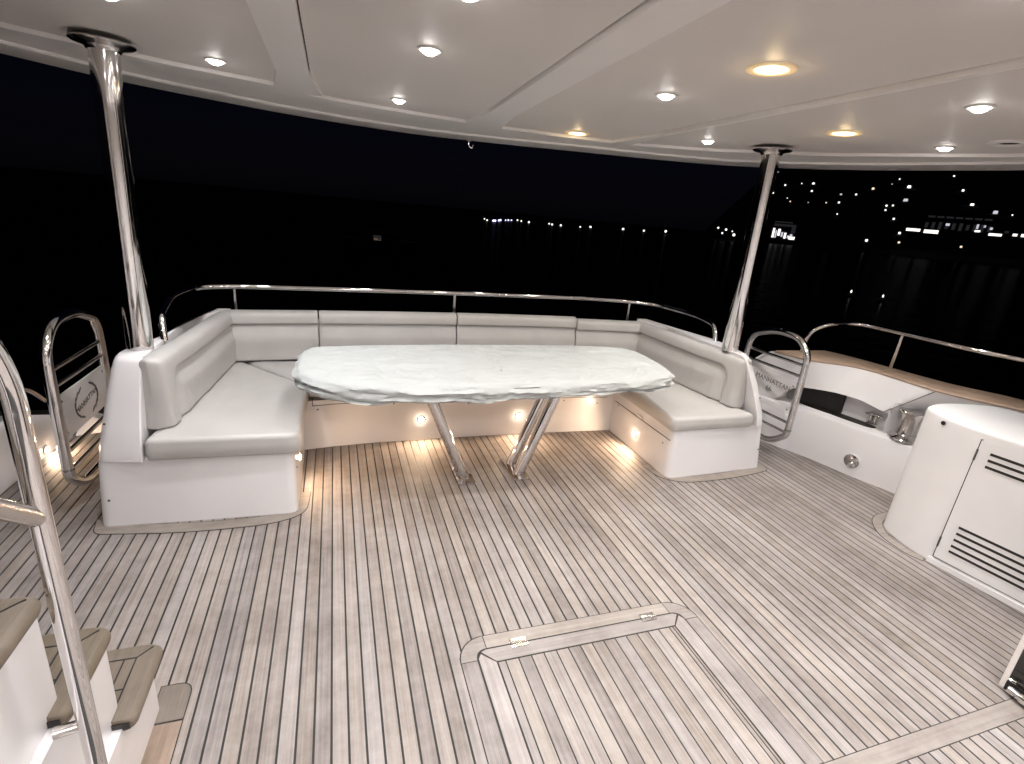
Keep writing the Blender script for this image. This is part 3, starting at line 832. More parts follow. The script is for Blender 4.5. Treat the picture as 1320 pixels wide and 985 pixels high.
gl, panL = gate(gl, 'steel tube side gate with an emblem panel, left of the lounge', 0, .56, .11, .925, (.728, .652, .325, .232), (.385, .60), 'acrylic', '', 1)
# text faces +x (towards the deck)
FX = Matrix(((0,0,1,0),(1,0,0,0),(0,1,0,0),(0,0,0,1)))       # local xy -> YZ, normal +x
MX = Matrix(((0,0,-1,0),(-1,0,0,0),(0,1,0,0),(0,0,0,1)))     # reading from -x side
T = Matrix.Translation
text_obj('MANHATTAN', .040, MT['print'], panL, T((.0046, .29, .49)) @ FX @ Matrix.Rotation(R(8), 4, 'Z'), 'lettering')
for k in range(2):
    em = MB()
    for j in range(7):
        a = R(-62 + 20*j) + math.pi*k
        c = Vector((.29+.125*math.cos(a)*1.0, .49+.078*math.sin(a)))
        d = a + math.pi/2 + .12; L_, W_ = .024, .006
        pts = []
        for i in range(10):
            q = 2*math.pi*i/10; ex, ey = L_*math.cos(q), W_*math.sin(q)
            pts.append((c.x+ex*math.cos(d)-ey*math.sin(d), c.y+ex*math.sin(d)+ey*math.cos(d)))
        em.loft([[(.0042, y, z) for y, z in pts], [(.0050, y, z) for y, z in pts]])
    em.build('wreath_branch', MT['print'], panL)
gr = empty('side_gate', (3.10, 2.60, 0), 0.0)
gr, panR = gate(gr, 'steel tube side gate with dark lettering, right of the lounge', 0, .54, .11, .915, (.735, .655, .300, .225), (.36, .60), 'clear', '', -1)
text_obj('MANHATTAN', .052, MT['print'], panR, T((-.0046, .23, .545)) @ MX @ Matrix.Rotation(R(-3), 4, 'Z'), 'lettering')
text_obj('66', .055, MT['print'], panR, T((-.0046, .25, .485)) @ MX, 'lettering')
gr.rotation_euler = (0, 0, R(2))

# =================================================================== RIGHT BULWARK
bw_ = thing('bulwark', (3.5, 2.2, 0), 'white moulded bulwark with teak capping and a mooring recess, right of the deck', 'bulwark', 'bulwarks at the sides')
bo = (3.5, 2.2, 0)
floor_line = [(2.98, 3.75), (3.06, 3.40), (3.245, 2.92), (3.375, 2.61), (3.462, 2.29), (3.545, 2.06), (3.64, 1.70), (3.76, 1.2), (3.84, .6), (3.88, 0), (3.88, -2.2)]
fl = spline([(x, y, 0) for x, y in floor_line], .05)
cap_in = [(3.02, 3.80), (3.09, 3.40), (3.20, 2.98), (3.315, 2.735), (3.43, 2.66), (3.535, 2.58), (3.590, 2.46), (3.600, 2.26), (3.612, 2.06), (3.70, 1.86), (3.82, 1.66), (3.93, 1.2), (3.98, .6), (4.0, 0), (4.0, -2.2)]
LZ, CAPZ = .355, .735
def capz(y): return lerp_table([(2.98, CAPZ), (3.05, .70), (3.15, .60), (3.35, .42), (3.8, .385)], y)
def fx_at(y): 
    t = sorted([(p.y, p.x) for p in fl]); return float(np.interp(y, [a for a, _ in t], [b for _, b in t]))
# lower wall with ledge, then recess back wall, as one loft along y
# section: floor -> ledge edge -> ledge inboard -> back of recess
rings = []
for p in fl:
    x, y = p.x, p.y
    dx = (.20 if y < 3.0 else max(.03, .20 - (y-3.0)*.6)) + .13*min(1, max(0, (2.3-y)/.15))
    rings.append(off([(x, y, 0), (x+.004, y, .10), (x+.006, y, LZ-.028), (x+.012, y, LZ-.010), (x+.028, y, LZ), (x+dx, y, LZ+.006), (x+dx+.02, y, LZ+.03), (x+dx+.02, y, capz(y)-.02), (x+dx+.20, y, capz(y)-.02), (x+dx+.30, y, 0)], bo))
MB().loft(rings).build('lower_wall', MT['gelcoat'], bw_, 38)
# upper panel : from a curved lower edge up to the capping
ci = spline([(x, y, CAPZ) for x, y in cap_in], .05)
cd = sorted([(p.y, p.x) for p in ci])
def cx_at(y): return float(np.interp(y, [a for a, _ in cd], [b for _, b in cd]))
def low_z(y):   # lower edge of the panel: droops to a point near y=2.29 then meets the ledge forward
    return lerp_table([(-2.2, LZ+.002), (2.255, LZ+.004), (2.262, .506), (2.30, .512), (2.43, .532), (2.60, .532), (2.70, .527), (2.78, .515), (2.86, .47), (2.90, .40), (2.94, LZ+.002), (4.0, LZ+.002)], y)
ys = sorted(set([round(v, 3) for v in list(np.linspace(-2.2, 1.9, 24)) + list(np.linspace(1.9, 3.78, 90)) + [2.25, 2.256, 2.262, 2.27]]))
def panel_x(y, z):
    yj = 2.275 - max(0, z-.51)/.218*.21; w = min(1, max(0, (yj-y)/.20)); w = w*(2-w)
    x0 = fx_at(y)+.030+.27*w; x1 = cx_at(y)
    if z < LZ+.05 and y < 2.3: pass
    k = (z-LZ)/(CAPZ-LZ); k = max(0, min(1, k))
    return x0 + (x1-x0)*(k**1.25)
rings = []
for y in ys:
    lz = low_z(y); ct = capz(y)
    o_ = []
    for k in range(9):
        z = lz + (ct-.004-lz)*k/8; o_.append((panel_x(y, z), y, z))
    in_ = [(p[0]+.035, p[1], p[2]) for p in reversed(o_)]
    rings.append(off(o_+in_, bo))
MB().loft(rings).build('upper_wall', MT['gelcoat'], bw_, 40)
# joint line in the wall forward of the recess
jl = [(panel_x(2.275+(2.065-2.275)*k/30, .510+(.728-.510)*k/30)-.0012, 2.275+(2.065-2.275)*k/30, .510+(.728-.510)*k/30) for k in range(31)]
MB().tube(off(jl, bo), .0022, 6).build('joint_line', MT['dark'], bw_)
# black fairlead : floor of the recess and the hole through the hull
hole = [(3.405, 2.925), (3.43, 2.76), (3.475, 2.60), (3.50, 2.48), (3.535, 2.355), (3.565, 2.33), (3.60, 2.335), (3.60, 2.45), (3.555, 2.66), (3.49, 2.90)]
MB().prism([(p.x-bo[0], p.y-bo[1]) for p in fillet([(x+.006, y) for x, y in hole], .03, 3, True)], LZ-.02, LZ+.0085).build('fairlead_mat', MT['black'], bw_)
hb = []
for y in np.linspace(2.60, 2.96, 10):
    x = fx_at(y)+.185; hb.append(off([(x, y, LZ+.002), (x+.02, y, LZ+.002), (x+.02, y, .60), (x, y, .60)], bo))
MB().loft(hb).build('fairlead_opening', MT['black'], bw_)
def cleat(p, rz, L_=.11):
    c = thing('mooring_cleat', p, 'polished horn cleat', 'cleat', 'cleats in the mooring recess', rz)
    h = MB(); h.tube([(-L_/2, 0, .062), (-L_*.3, 0, .066), (0, 0, .068), (L_*.3, 0, .066), (L_/2, 0, .062)], [.006, .011, .013, .011, .006], 12); h.build('horn', MT['chrome'], c, 50)
    for s in (-1, 1): MB().tube([(s*.018, 0, 0), (s*.014, 0, .062)], [.012, .009], 10).build('leg', MT['chrome'], c, 50)
    MB().prism(rpoly([(-.035,-.017),(.035,-.017),(.035,.017),(-.035,.017)], [.012]*4, 4), 0, .006).build('foot_plate', MT['chrome'], c, 40)
    return c
cleat((3.64, 2.545, LZ+.008), R(100))['label'] = 'polished horn cleat deeper in the dark mooring recess'
cleat((3.635, 2.40, LZ+.008), R(105))['label'] = 'polished horn cleat at the forward end of the mooring recess'
# scupper with chrome fitting
sc = thing('scupper', (fx_at(2.33)+.005, 2.33, .11), 'round recess with a chrome ball fitting low in the right bulwark', 'scupper')
MB().lathe([(.060, .0), (.060, .004), (.052, .006), (.050, .002), (.049, .0015)], (0,0,0), (-1,-.25,0), 28).build('rim', MT['gelcoat'], sc, 40)
MB().lathe([(.050, .003), (.048, .0045), (.001, .0046)], (0,0,0), (-1,-.25,0), 28).build('recess', MT['steel_dull'], sc, 40)
MB().lathe([(.022, .004), (.024, .014), (.019, .026), (.009, .032), (.001, .033)], (0, -.012, -.018), (-1,-.25,0), 18).build('fitting', MT['chrome'], sc, 60)
# teak capping
cap_o = [(3.14, 3.80), (3.26, 3.42), (3.46, 3.08), (3.64, 3.04), (3.74, 2.92), (3.80, 2.72), (3.83, 2.50), (3.89, 2.16), (4.02, 1.92), (4.12, 1.68), (4.19, 1.2), (4.22, .6), (4.23, 0), (4.23, -2.2)]
co = spline([(x, y, 0) for x, y in cap_o], .05)
cod = sorted([(p.y, p.x) for p in co])
rings = []
for y in [v for v in ys if v < 2.99]:
    a = cx_at(y)-.004; b = float(np.interp(y, [q for q, _ in cod], [w for _, w in cod]))
    rings.append(off([(a, y, CAPZ-.006), (a-.004, y, CAPZ+.002), (a, y, CAPZ+.009), (a+.008, y, CAPZ+.012), (b-.01, y, CAPZ+.012), (b, y, CAPZ+.006), (b, y, CAPZ-.006)], bo))
MB().loft(rings).build('capping', MT['teak_warm'], bw_, 35)
rings = []
for y in [v for v in ys if v >= 2.985]:
    a = cx_at(y)-.004; b = float(np.interp(y, [q for q, _ in cod], [w for _, w in cod]))
    c_ = capz(y); rings.append(off([(a, y, c_-.006), (a, y, c_+.008), (b, y, c_+.008), (b, y, c_-.006)], bo))
MB().loft(rings).build('aft_top', MT['gelcoat'], bw_, 35)
# side rail
sr = thing('side_rail', (3.75, 2.0, CAPZ), 'polished steel rail standing on the teak capping of the right bulwark', 'railing')
sro = (3.75, 2.0, CAPZ+.012)
sp_ = fillet([(3.40, 2.93, CAPZ+.008), (3.40, 2.90, .93), (3.50, 2.835, 1.005), (3.74, 2.80, 1.02), (3.775, 2.48, 1.02), (3.79, 2.10, 1.02), (3.89, 1.80, 1.02), (4.03, 1.2, 1.02), (4.08, .4, 1.02), (4.08, -1.5, 1.02)], [0, .09, .09, .12, .2, .3, .3, .3, .3, 0], 8)
MB().tube(off(sp_, sro), .0145, 14).build('handrail', MT['chrome'], sr, 40)
for a, b in (((3.795, 2.50), (3.775, 2.48)), ((4.05, 1.15), (4.033, 1.15)), ((4.085, 0.0), (4.08, 0.0))):
    MB().tube(off([(a[0], a[1], CAPZ+.010), (b[0], b[1], 1.02)], sro), .0125, 12).build('stanchion', MT['chrome'], sr, 40)
    MB().lathe([(.028, 0), (.026, .006), (.016, .012)], off([(a[0], a[1], CAPZ+.010)], sro)[0], None, 18).build('foot', MT['chrome'], sr, 40)
# capstan on the ledge
cp = thing('capstan', (3.615, 2.15, LZ+.004), 'polished steel warping capstan on the ledge beside the white cabinet', 'capstan')
cp.scale = (1.12, 1.12, 1.12)
MB().lathe([(.088, 0), (.088, .010), (.080, .018), (.060, .030), (.056, .034)], n=36).build('base', MT['chrome'], cp, 40)
MB().lathe([(.056, .032), (.050, .05), (.047, .09), (.049, .125), (.056, .150), (.066, .163), (.069, .170)], n=36).build('drum', MT['steel_dull'], cp, 40)
MB().lathe([(.069, .170), (.071, .176), (.068, .182), (.040, .186), (.001, .187)], n=36).build('cap', MT['chrome'], cp, 40)

# =================================================================== LEFT BULWARK
bl = thing('bulwark', (-1.7, 2.6, 0), 'low white bulwark of the left side deck, lit by a small floor light', 'bulwark', 'bulwarks at the sides')
blo = (-1.7, 2.6, 0)
rings = []
for y in np.linspace(-2.2, 3.62, 40):
    x = lerp_table([(-2.2, -2.05), (0, -2.0), (1.2, -1.86), (2.2, -1.70), (2.9, -1.612), (3.4, -1.60), (3.75, -1.56)], y)
    h = lerp_table([(-2.2, .40), (2.6, .36), (3.0, .345), (3.3, .28), (3.45, .22), (3.62, .15)], y)
    rings.append(off([(x, y, 0), (x-.01, y, h-.03), (x-.03, y, h), (x-.26, y, h), (x-.28, y, 0)], blo))
MB().loft(rings).build('lower_wall', MT['gelcoat'], bl, 35)
MB().tube(off(spline([(-1.80, 2.75, .44), (-1.78, 3.0, .47), (-1.74, 3.25, .45), (-1.68, 3.45, .38), (-1.64, 3.55, .27)], .03), blo), .014, 10).build('grab_rail', MT['steel_dull'], bl, 40)
MB().add(off([(-1.56, 3.62, 0), (-1.28, 3.72, 0), (-1.30, 3.80, 0), (-1.56, 3.80, 0), (-1.54, 3.66, .10), (-1.50, 3.70, .10), (-1.50, 3.78, .10), (-1.54, 3.78, .10)], blo), [(0,1,5,4),(1,2,6,5),(2,3,7,6),(3,0,4,7),(4,5,6,7),(0,3,2,1)]).build('aft_fin', MT['gelcoat'], bl)
courtesy((-1.600, 3.36, .035), (1, 0, 0), bl, blo, e=.9)

# =================================================================== CABINET
cab = thing('wet_bar_cabinet', (3.3, 1.3, 0), 'white cabinet with a rounded corner and a slotted door, right of the deck', 'cabinet')
cbo = (3.3, 1.3, 0)
cab_poly = [(3.115, .30), (3.042, 1.04), (2.980, 1.50), (3.004, 1.65), (3.055, 1.775), (3.22, 1.825), (3.45, 1.80), (3.62, 1.72), (3.66, 1.3), (3.7, .3)]
cp_ = fillet(cab_poly, [0, .1, .08, .14, .13, .12, .1, .06, .1, 0], 8, True)
rings = []
c0 = Vector((3.3, 1.3))
for z, s in ((0, 1), (.03, 1), (.70, .992), (.742, .990), (.753, .986), (.758, .978), (.760, .968)):
    rings.append([(c0.x+(p.x-c0.x)*s-cbo[0], c0.y+(p.y-c0.y)*s-cbo[1], z) for p in cp_])
MB().loft(rings).build('body', MT['gelcoat_matt'], cab, 40)
# door lies on the front face ; local frame : u forward along the face, n outwards
F0 = Vector((2.9815, 1.44, 0)); ud = Vector((.062, -.40, 0)).normalized(); nd = Vector((-ud.y, ud.x, 0)) * -1
if nd.x > 0: nd = -nd
lean = Vector((.012, 0, 0))
def dpt(u, z, n): 
    return F0 + ud*u + nd*n + lean*(z/.75) + Vector((0, 0, z)) - Vector(cbo)
def dplate(name, u0, u1, z0, z1, n0, n1, m, parent=None):
    b = MB(); vs = [dpt(u, z, n) for n in (n0, n1) for u, z in ((u0,z0),(u1,z0),(u1,z1),(u0,z1))]
    b.add(vs, [(3,2,1,0),(4,5,6,7),(0,1,5,4),(1,2,6,5),(2,3,7,6),(3,0,4,7)]); return b.build(name, MT[m], parent or cab)
dplate('door_gap', -.005, .70, .040, .722, -.02, .0022, 'dark')
door = dplate('door', 0, .695, .045, .717, -.02, .0050, 'gelcoat_matt')
for z in (.665, .632, .598, .252, .216, .180, .143, .110):
    dplate('vent_slot', .050, .60, z-.0065, z+.0065, .0, .0062, 'black', door)
    dplate('slot_lip', .050, .60, z-.0095, z-.0068, .0, .0085, 'gelcoat_matt', door)
for z in (.64, .135):
    b = MB().tube([dpt(-.001, z-.03, .006), dpt(-.001, z+.03, .006)], .0045, 8); b.build('hinge', MT['print'], door, 40)
MB().lathe([(.011, 0), (.011, .003), (.006, .005)], Vector((2.999, 1.628, .728))-Vector(cbo), (-1, .05, 0), 16).build('push_button', MT['black'], cab, 40)
MB().box(3.44-cbo[0], 3.452-cbo[0], 1.43-cbo[1], 1.47-cbo[1], .758, .764).build('lid_catch', MT['steel_dull'], cab)
# plinth line along the front
dplate('plinth', -.02, 1.1, .002, .030, -.02, .012, 'gelcoat_matt')

# =================================================================== STAIRS
st = thing('stairs', (-.95, 1.0, 0), 'white stairs with thick teak treads climbing forward at the left', 'stairs')
sto = (-.95, 1.0, 0)
RZ = [.243, .488, .745, .99, 1.22]; YF = [1.455, 1.272, 1.09, .908, .726, .544]
for i in range(5):
    z1 = RZ[i]-.030; xs_ = -.545-.022*i
    b = MB(); b.prism([(x-sto[0], y-sto[1]) for x, y in rpoly([(-1.35, -.2), (xs_, -.2), (xs_, YF[i]), (-1.35, YF[i])], [.0, .0, .012, .0], 3)], RZ[i-1]-.030 if i else 0, z1)
    b.build('riser_block', MT['gelcoat'], st, 35)
def tread(i):
    z1 = RZ[i]; x1 = (-.513, -.553, -.580, -.60)[i]; x0 = -1.32; y1 = YF[i]+.028; y0 = YF[i+1]-.055
    def bx(poly, name, m, r=.010, zt=z1):
        P = fillet(poly[0], poly[1], 5, True)
        c = sum(P, Vector((0,0)))/len(P)
        rings = []
        for k in range(5):
            a = math.pi/2*k/4; rings.append([(p.x-sto[0], p.y-sto[1], zt-.05+.018*(1-math.sin(a))+0) if False else (p.x-sto[0], p.y-sto[1], zt-.042+.0*k) for p in P])
            break
        rings = [[(p.x-sto[0], p.y-sto[1], z) for p in P] for z in (zt-.042, zt-r)]
        return P, rings
    # solid nosing : rounded body, then dark caulk plate, then boards on top
    P = fillet([(x0, y0), (x1, y0), (x1, y1), (x0, y1)], [0, .02, .045, 0], 6, True)
    n = len(P); cc = Vector(((x0+x1)/2, (y0+y1)/2)); rings = []
    r = .020
    for k in range(9):
        a = -math.pi/2 + math.pi*k/8
        ins = r*(1-math.cos(a)); zz = z1-.004-r + r*math.sin(a)*1.0
        rg = []
        for p in P:
            q = Vector(p)
            if q.x > x1-.05: q.x -= ins
            if q.y > y1-.05: q.y -= ins
            rg.append((q.x-sto[0], q.y-sto[1], zz))
        rings.append(rg)
    t = MB().loft(rings).build('tread', MT['teak_step'], st, 50)
    # caulk lines between the margin boards and planks
    w = .058; zc = z1-.0035
    def ln(a, b, wd=.0038):
        A = Vector(a); B = Vector(b); d = (B-A).normalized(); nn = Vector((-d.y, d.x))*wd/2
        q = [A+nn, B+nn, B-nn, A-nn]
        m_ = MB().prism([(p.x-sto[0], p.y-sto[1]) for p in q], zc-.003, zc+.0005); return m_
    all_ = MB()
    for a, b in (((x0, y1-w), (x1-w, y1-w)), ((x1-w, y1-w), (x1-.026, y1-.024)), ((x1-w, y1-w), (x1-w, y0)),
                 ((x1-w-.03, y1-w), (x1-w-.03, YF[i+1])), ((x1-w-.085, y1-w), (x1-w-.085, YF[i+1])), ((x1-w-.14, y1-w), (x1-w-.14, YF[i+1])), ((x1-w-.195, y1-w), (x1-w-.195, YF[i+1])), ((x1-w-.25, y1-w), (x1-w-.25, YF[i+1])),
                 ((x1-w-.03, y0+.10), (x1-w, y0+.10))):
        q = ln(a, b); all_.add(q.v, q.f)
    all_.build('caulk_line', MT['caulk'], t)
    MB().box(x1-.062-sto[0], x1-.014-sto[0], y0-.004-sto[1], y0-.0008-sto[1], z1-.034, z1-.014).build('end_gap', MT['black'], t)
    return t
for i in range(4): tread(i)
hr = thing('stair_handrail', (-.505, 1.0, .36), 'polished steel handrail tube beside the teak stairs at the left', 'handrail')
hro = (-.505, 1.0, .36)
MB().tube(off(fillet([(-.505, 1.0, .27), (-.505, 1.0, 1.27), (-.53, .93, 1.42), (-.60, .70, 1.72)], [0, .1, .1, 0], 8), hro), .0172, 24).build('upright', MT['chrome'], hr, 40)
MB().tube(off([(-.507, .995, .985), (-.530, .90, 1.075), (-.575, .70, 1.31)], hro), .0165, 18).build('lower_rail', MT['steel_dull'], hr, 40)
MB().tube(off([(-.558, .99, .487), (-.507, 1.0, .487)], hro), .0125, 12).build('bracket', MT['steel_dull'], hr, 40)

# =================================================================== SALOON DOOR JAMB (right, near)
sd = thing('sliding_door', (2.44, .79, 0), 'edge of a dark glass saloon door with a pale frame, at the right bottom corner', 'door')
sdo = (2.44, .79, 0)
MB().box(2.405-sdo[0], 2.425-sdo[0], .796-sdo[1], .812-sdo[1], .006, 2.06).build('frame', MT['headliner'], sd)
MB().box(2.410-sdo[0], 2.422-sdo[0], .30-sdo[1], .7955-sdo[1], .006, 2.06).build('glass_pane', MT['glass'], sd)
MB().box(2.404-sdo[0], 2.4095-sdo[0], .30-sdo[1], .7955-sdo[1], .006, .045).build('bottom_track', MT['black'], sd)
lt = MB(); lt.tube(off([(2.385, .775, .032), (2.385, .735, .032)], sdo), .016, 14); lt.tube(off([(2.385, .735, .032), (2.385, .700, .032)], sdo), .021, 14)
lt.tube(off([(2.392, .785, .062), (2.392, .765, .066)], sdo), .006, 8)
lt.build('door_stop', MT['chrome'], sd, 40)

# =================================================================== UNSEEN SALOON WALLS ADDED FOR BOUNCE LIGHT AND REFLECTIONS
sw = MB()
sw.box(-2.3, 4.1, -2.34, -2.22, 0, CZ+.02)
sw.box(-2.42, -2.3, -2.34, .35, 0, CZ+.02)
sw.box(4.25, 4.37, -2.34, .30, 0, CZ+.02)
sw = sw.build('saloon_bounce_wall', MT['ceil_white']); struct(sw); sw['label'] = 'unseen pale saloon walls behind the camera, added for bounce light'

# =================================================================== HULL, SEA, SHORE
hull = MB()
hp = [(-2.3, -2.6), (-2.28, 1.5), (-2.0, 3.4), (-1.5, 4.6), (.9, 4.9), (3.3, 4.6), (3.75, 3.4), (4.28, 1.5), (4.3, -2.6)]
hull.loft([[(.95+(x-.95)*.86, y-.2, -2.6) for x, y in hp], [(x, y, -.07) for x, y in hp]])
h = hull.build('yacht_hull', MT['gelcoat']); tag(h, 'white hull of the motor yacht under the deck', 'hull')
SEA_Z = -2.3
sea = MB(); sea.add([(-4000, -600, SEA_Z), (5000, -600, SEA_Z), (5000, 6000, SEA_Z), (-4000, 6000, SEA_Z)], [(0,1,2,3)])
sea = sea.build('sea', MT['water']); struct(sea)
def direction(az, el): 
    a = R(az); return Vector((math.sin(a), math.cos(a), math.tan(R(el))))
HILL_R, SLOPE = 400.0, .167
def ground_z(r, az):
    return SEA_Z + max(0, (r-HILL_R))*SLOPE*min(1, max(0, (az-38)/6)) 
hm = MB(); rings = []
azs = list(np.linspace(37, 84, 48))
for r_ in [396, 400, 450, 520, 600, 700, 820, 960, 1120, 1300, 1500, 1750, 1900]:
    row = []
    for az in azs:
        z = ground_z(r_, az) + (0 if r_ < 410 else 2.0*noise.noise(Vector((az*.3, r_*.01, 0)))) + (SEA_Z-6-SEA_Z if r_ < 400 else 0)
        a = R(az); row.append((r_*math.sin(a), r_*math.cos(a), z))
    rings.append(row)
hm.loft(rings, False, False, closed=False)
hm = hm.build('hill', MT['hill'], None, 60); struct(hm)
# houses with one lit window each
def gable(w, d, hgt):
    b = MB(); b.box(-w/2, w/2, 0, d, 0, hgt); return b
wall_me = roof_me = win_me = None
hw = MB().box(-1, 1, 0, 2.2, -.8, 1.1)
proto = hw.build('hillside_house', MT['night_wall'])
rf = MB(); rf.add([(-1.15, -.15, 1.1), (1.15, -.15, 1.1), (1.15, 2.35, 1.1), (-1.15, 2.35, 1.1), (-1.15, 1.1, 1.75), (1.15, 1.1, 1.75)], [(0,1,5,4),(2,3,4,5),(0,4,3),(1,2,5),(3,2,1,0)])
rf.build('roof', MT['night_wall'], proto)
wn = MB(); wn.prism(rpoly([(-.5, -.5), (.5, -.5), (.5, .5), (-.5, .5)], [.25]*4, 3), 0, .06)
wn.v = [(x, -.02-z, y) for x, y, z in wn.v]
win = wn.build('lit_window', MT['lit_white'], proto)
ZC = 3.882
spots = [(90,85,2),(125,150,3),(65,190,3),(208,142,2.4),(266,143,4.2),(258,180,3.2),(150,232,3),(135,215,2),(404,197,4),(394,237,4),(480,197,3.6),(565,168,4.2),(745,160,6),(727,228,6),(632,253,3),(664,252,3),(627,275,3.6),(660,145,2),(698,120,2),(970,105,3.2),(1015,177,3.2),(1060,250,4.6),(1177,288,6),(668,319,3),(697,390,4),(694,437,4.2),(532,427,4.2),(1005,459,4.4),(230,490,2.6),(385,295,2),(330,238,2),(240,237,2.2),(1262,300,2)]
IR = M.to_3x3()
ORD = ['first','second','third','fourth','fifth','sixth','seventh','eighth','ninth','tenth','eleventh','twelfth','thirteenth','fourteenth','fifteenth','sixteenth','seventeenth','eighteenth','nineteenth','twentieth'] + ['twenty-'+w for w in ('first','second','third','fourth','fifth','sixth','seventh','eighth','ninth')] + ['thirtieth'] + ['thirty-'+w for w in ('first','second','third','fourth','fifth')]
spots.sort()
first = True
def pix_dir(u, v):
    d = IR @ Vector((u-660, -(v-492.5), -661.2)); return d/math.hypot(d.x, d.y)
for i, (zx, zy, px) in enumerate(spots):
    d = pix_dir(980+zx/ZC, 200+zy/ZC)
    az = math.degrees(math.atan2(d.x, d.y))
    sl = SLOPE*min(1, max(.05, (az-38)/6))
    # where the line of sight meets the slope
    r_ = (CAM_H - SEA_Z + HILL_R*sl)/max(sl - d.z, .02); r_ = min(max(r_, 402), 1850)
    o = proto if first else copy_tree(proto)
    first = False
    s = r_*px*random.uniform(.42, .66)/661.2
    o.location = (d.x*r_*.985, d.y*r_*.985, CAM_H + d.z*r_*.985); o.scale = (s*.92, s*.92, s*.92); o.rotation_euler = (0, 0, -R(az)+random.uniform(-.15, .15))
    if i % 3 == 1:
        for ch in o.children:
            if ch.name.startswith('lit_window'):
                ch.data = ch.data.copy(); ch.data.materials[0] = MT['lit_faint' if i % 2 else 'lit_amber']
    tag(o, 'house with %s lit window on the hillside, %s rightward from the post' % ('a tiny' if px < 2.7 else 'a small' if px < 4 else 'a bright', ORD[i]), 'house', 'lit houses on the far hillside')
# waterfront buildings
def facade(u, v, r_, w, h_, label, wins, name='waterfront_building', roof=True):
    d = pix_dir(u, v); az = math.atan2(d.x, d.y)
    b = thing(name, (d.x*r_, d.y*r_, CAM_H+d.z*r_), label, 'building', None, -az)
    MB().box(-w/2, w/2, 0, w*.35, -h_*.5, h_*.5).build('wall', MT['night_wall'], b)
    if roof: MB().add([(-w/2-.6, -.8, h_*.5), (w/2+.6, -.8, h_*.5), (w/2+.6, w*.35+.8, h_*.5), (-w/2-.6, w*.35+.8, h_*.5), (-w/3, w*.17, h_*.5+h_*.5), (w/3, w*.17, h_*.5+h_*.5)], [(0,1,5,4),(2,3,4,5),(0,4,3),(1,2,5),(3,2,1,0)]).build('roof', MT['night_wall'], b)
    for x, z, ww, hh, m in wins:
        MB().box(x-ww/2, x+ww/2, -.25, .1, z-hh/2, z+hh/2).build('window', MT[m], b)
    return b
K = 398/661.2
facade(1010, 300, 398, 32*K, 18*K, 'floodlit white waterfront building left of the dark slope', [(-10*K,-1*K,2*K,10*K,'lit_white'), (-7.4*K,-2*K,1.6*K,8*K,'lit_faint'), (-4.5*K,0,2.4*K,7*K,'lit_white'), (-1.2*K,-2*K,2*K,5*K,'lit_faint'), (2*K,-3*K,2*K,6*K,'lit_white'), (5.2*K,-4*K,2*K,3*K,'lit_faint'), (9*K,-5*K,6*K,3*K,'lit_white'), (8*K,-2*K,2.5*K,2*K,'lit_faint'), (-2*K,9*K,18*K,5*K,'lit_dim'), (9*K,5*K,4*K,10*K,'lit_dim')])
K = 430/661.2
facade(1235, 292, 430, 60*K, 12*K, 'long low pavilion with a dim pale roof and lit arcade on the far shore', [(-8*K,1*K,3*K,2.2*K,'lit_faint'), (14*K,1*K,1.6*K,4*K,'lit_faint'), (15*K,-3*K,4*K,1.6*K,'lit_white'), (24*K,0,2*K,2*K,'lit_faint'), (19*K,1.5*K,1.6*K,2*K,'lit_faint')] + [((-24+5.2*q)*K, -.5*K, 2.6*K, (5+q % 3)*K, 'lit_dim') for q in range(10)] + [((-22+7*q)*K, 7.5*K, 5.5*K, 1.6*K, 'lit_dim') for q in range(7)])  # upper row is the lit look of the roof, put in as emission
facade(1187, 297, 420, 26*K, 4*K, 'low quay terrace with a bright strip of light on the far shore', [(-6*K,0,11*K,2.4*K,'lit_white'), (8*K,-.5*K,11*K,3*K,'lit_white')], roof=False)
facade(1300, 304, 420, 30*K, 4*K, 'quay terrace with small lights right of the pavilion', [(-9*K,0,9*K,2*K,'lit_white'), (-2*K,3*K,3*K,2*K,'lit_dim'), (4*K,1*K,3*K,2*K,'lit_white'), (12*K,1*K,8*K,2.4*K,'lit_white')], roof=False)
# breakwater with lamps
ql = [(85,216,2),(97,222,2.4),(125,224,3.2),(133,224,3.2),(150,223,3),(157,222,3),(180,222,2),(192,222,2.6),(206,222,2.2),(233,222,2.4),(250,226,2.2),(284,231,2.8),(375,238,2.4),(388,241,2.8),(427,245,2.8),(514,252,2.2),(560,253,3.4),(706,262,3.4),(799,269,2.8),(897,272,3.4),(1132,256,2.6),(1150,280,2.4),(1167,264,3),(1202,288,3.8),(1195,272,1.8)]
qz = 3.474; QR = 300.0
def quay_r(d): return min(300.0, 3.25/max(-d.z, .0108))
wk = MB(); row = []
qaz = sorted((math.degrees(math.atan2(q.x, q.y)), quay_r(q)) for q in [pix_dir(600+a_/qz, 220+b_/qz) for a_, b_, _ in ql])
for az in np.linspace(12, 42, 60):
    a = R(az); QR = float(np.interp(az, [q[0] for q in qaz], [q[1] for q in qaz]))+1.5; row.append([((QR+e)*math.sin(a), (QR+e)*math.cos(a), z) for e, z in ((-3, SEA_Z-1), (-2, SEA_Z+.35), (4, SEA_Z+.35), (5, SEA_Z-1))])
wk.loft(row); wk = wk.build('breakwater', MT['night_wall']); tag(wk, 'dark low breakwater on the far side of the water', 'breakwater')
lamp = None
ql.sort()
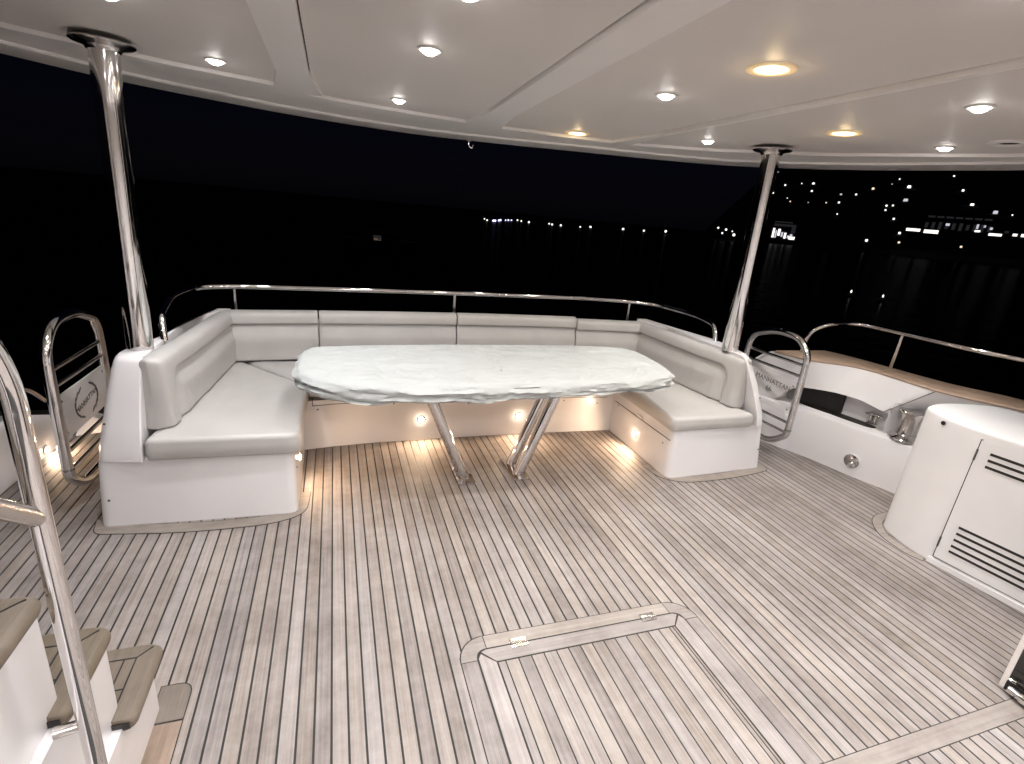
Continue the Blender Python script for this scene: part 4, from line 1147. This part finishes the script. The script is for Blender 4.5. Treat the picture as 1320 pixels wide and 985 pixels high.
for i, (zx, zy, px) in enumerate(ql):
    d = pix_dir(600+zx/qz, 220+zy/qz)
    blue = 3 <= i+1 <= 9
    QR = quay_r(d)
    L_ = empty('quay_lamp', (d.x*QR, d.y*QR, CAM_H+d.z*QR), -math.atan2(d.x, d.y))
    s = QR*px*.8/661.2
    z0 = SEA_Z+.3-(CAM_H+d.z*QR)
    MB().tube([(0, 0, min(z0, -.3)), (0, 0, 0)], .06, 6).build('mast', MT['night_wall'], L_)
    MB().lathe([(.05*s, -.5*s), (.4*s, -.35*s), (.5*s, 0), (.4*s, .35*s), (.05*s, .5*s)], (0,0,0), None, 10).build('lantern', MT['lit_blue' if blue else 'lit_white'], L_, 60)
    tag(L_, '%s lamp on the far quay, %s from the left along its row' % ('bluish white' if blue else 'white', ORD[i]), 'lamp', 'lamps along the far quay')
# dim lit doorway of a moored boat
d = pix_dir(488, 318); rb = 44.0; az = math.atan2(d.x, d.y)
kb = thing('moored_boat', (d.x*rb, d.y*rb, SEA_Z), 'dark moored boat with one dim warm lit doorway, seen over the left backrest', 'boat', None, -az)
zc = CAM_H+d.z*rb-SEA_Z
MB().loft([[(x*1.0, y, z) for x, y in ((-2.6,0),(2.2,0),(3.2,1.2),(2.2,2.4),(-2.6,2.4))] for z in (-.3,)] + [[(x*1.08, y, .8) for x, y in ((-2.6,-.1),(2.2,-.1),(3.4,1.2),(2.2,2.5),(-2.6,2.5))]]).build('boat_hull', MT['black'], kb)
MB().box(-1.6, 1.6, .5, 2.0, .803, zc+1.1).build('cabin', MT['black'], kb)
MB().box(-.38, .18, .47, .52, zc-.75, zc+.62).build('doorway', MT['lit_warm'], kb)
MB().box(-.44, .20, .46, .515, zc+.63, zc+.85).build('lintel', MT['lit_dim'], kb)  # lamplight on the lintel put in as emission
MB().lathe([(.05,-.05),(.15,0),(.05,.12)], (.03,.42,zc+.55), None, 10).build('lamp', MT['lit_dim'], kb)
MB().lathe([(.05,-.05),(.17,0),(.05,.12)], (.08,.42,zc-.75), None, 10).build('lamp', MT['lit_dim'], kb)
MB().tube([(4.9, 1, .2), (4.95, 1, zc+.55)], .03, 6).build('mast', MT['steel_dull'], kb)
for u, v, wh in ((1098, 374, 'left'), (1139, 380, 'right')):  # two bright points on the water, each a glowing tip on a float
    d = pix_dir(u, v); r_ = (CAM_H-SEA_Z-.5)/-d.z
    b_ = thing('glowing_point', (d.x*r_, d.y*r_, SEA_Z), 'small glowing point on the black water, the %s one of two above the side rail' % wh, 'buoy', 'glowing points on the water')
    MB().lathe([(.05,-.2),(.28,-.05),(.3,.1),(.1,.3)], n=14).build('float', MT['black'], b_, 50)
    MB().lathe([(.04,.3),(.06,.40),(.03,.50)], n=10).build('lantern', MT['lit_white'], b_, 50)
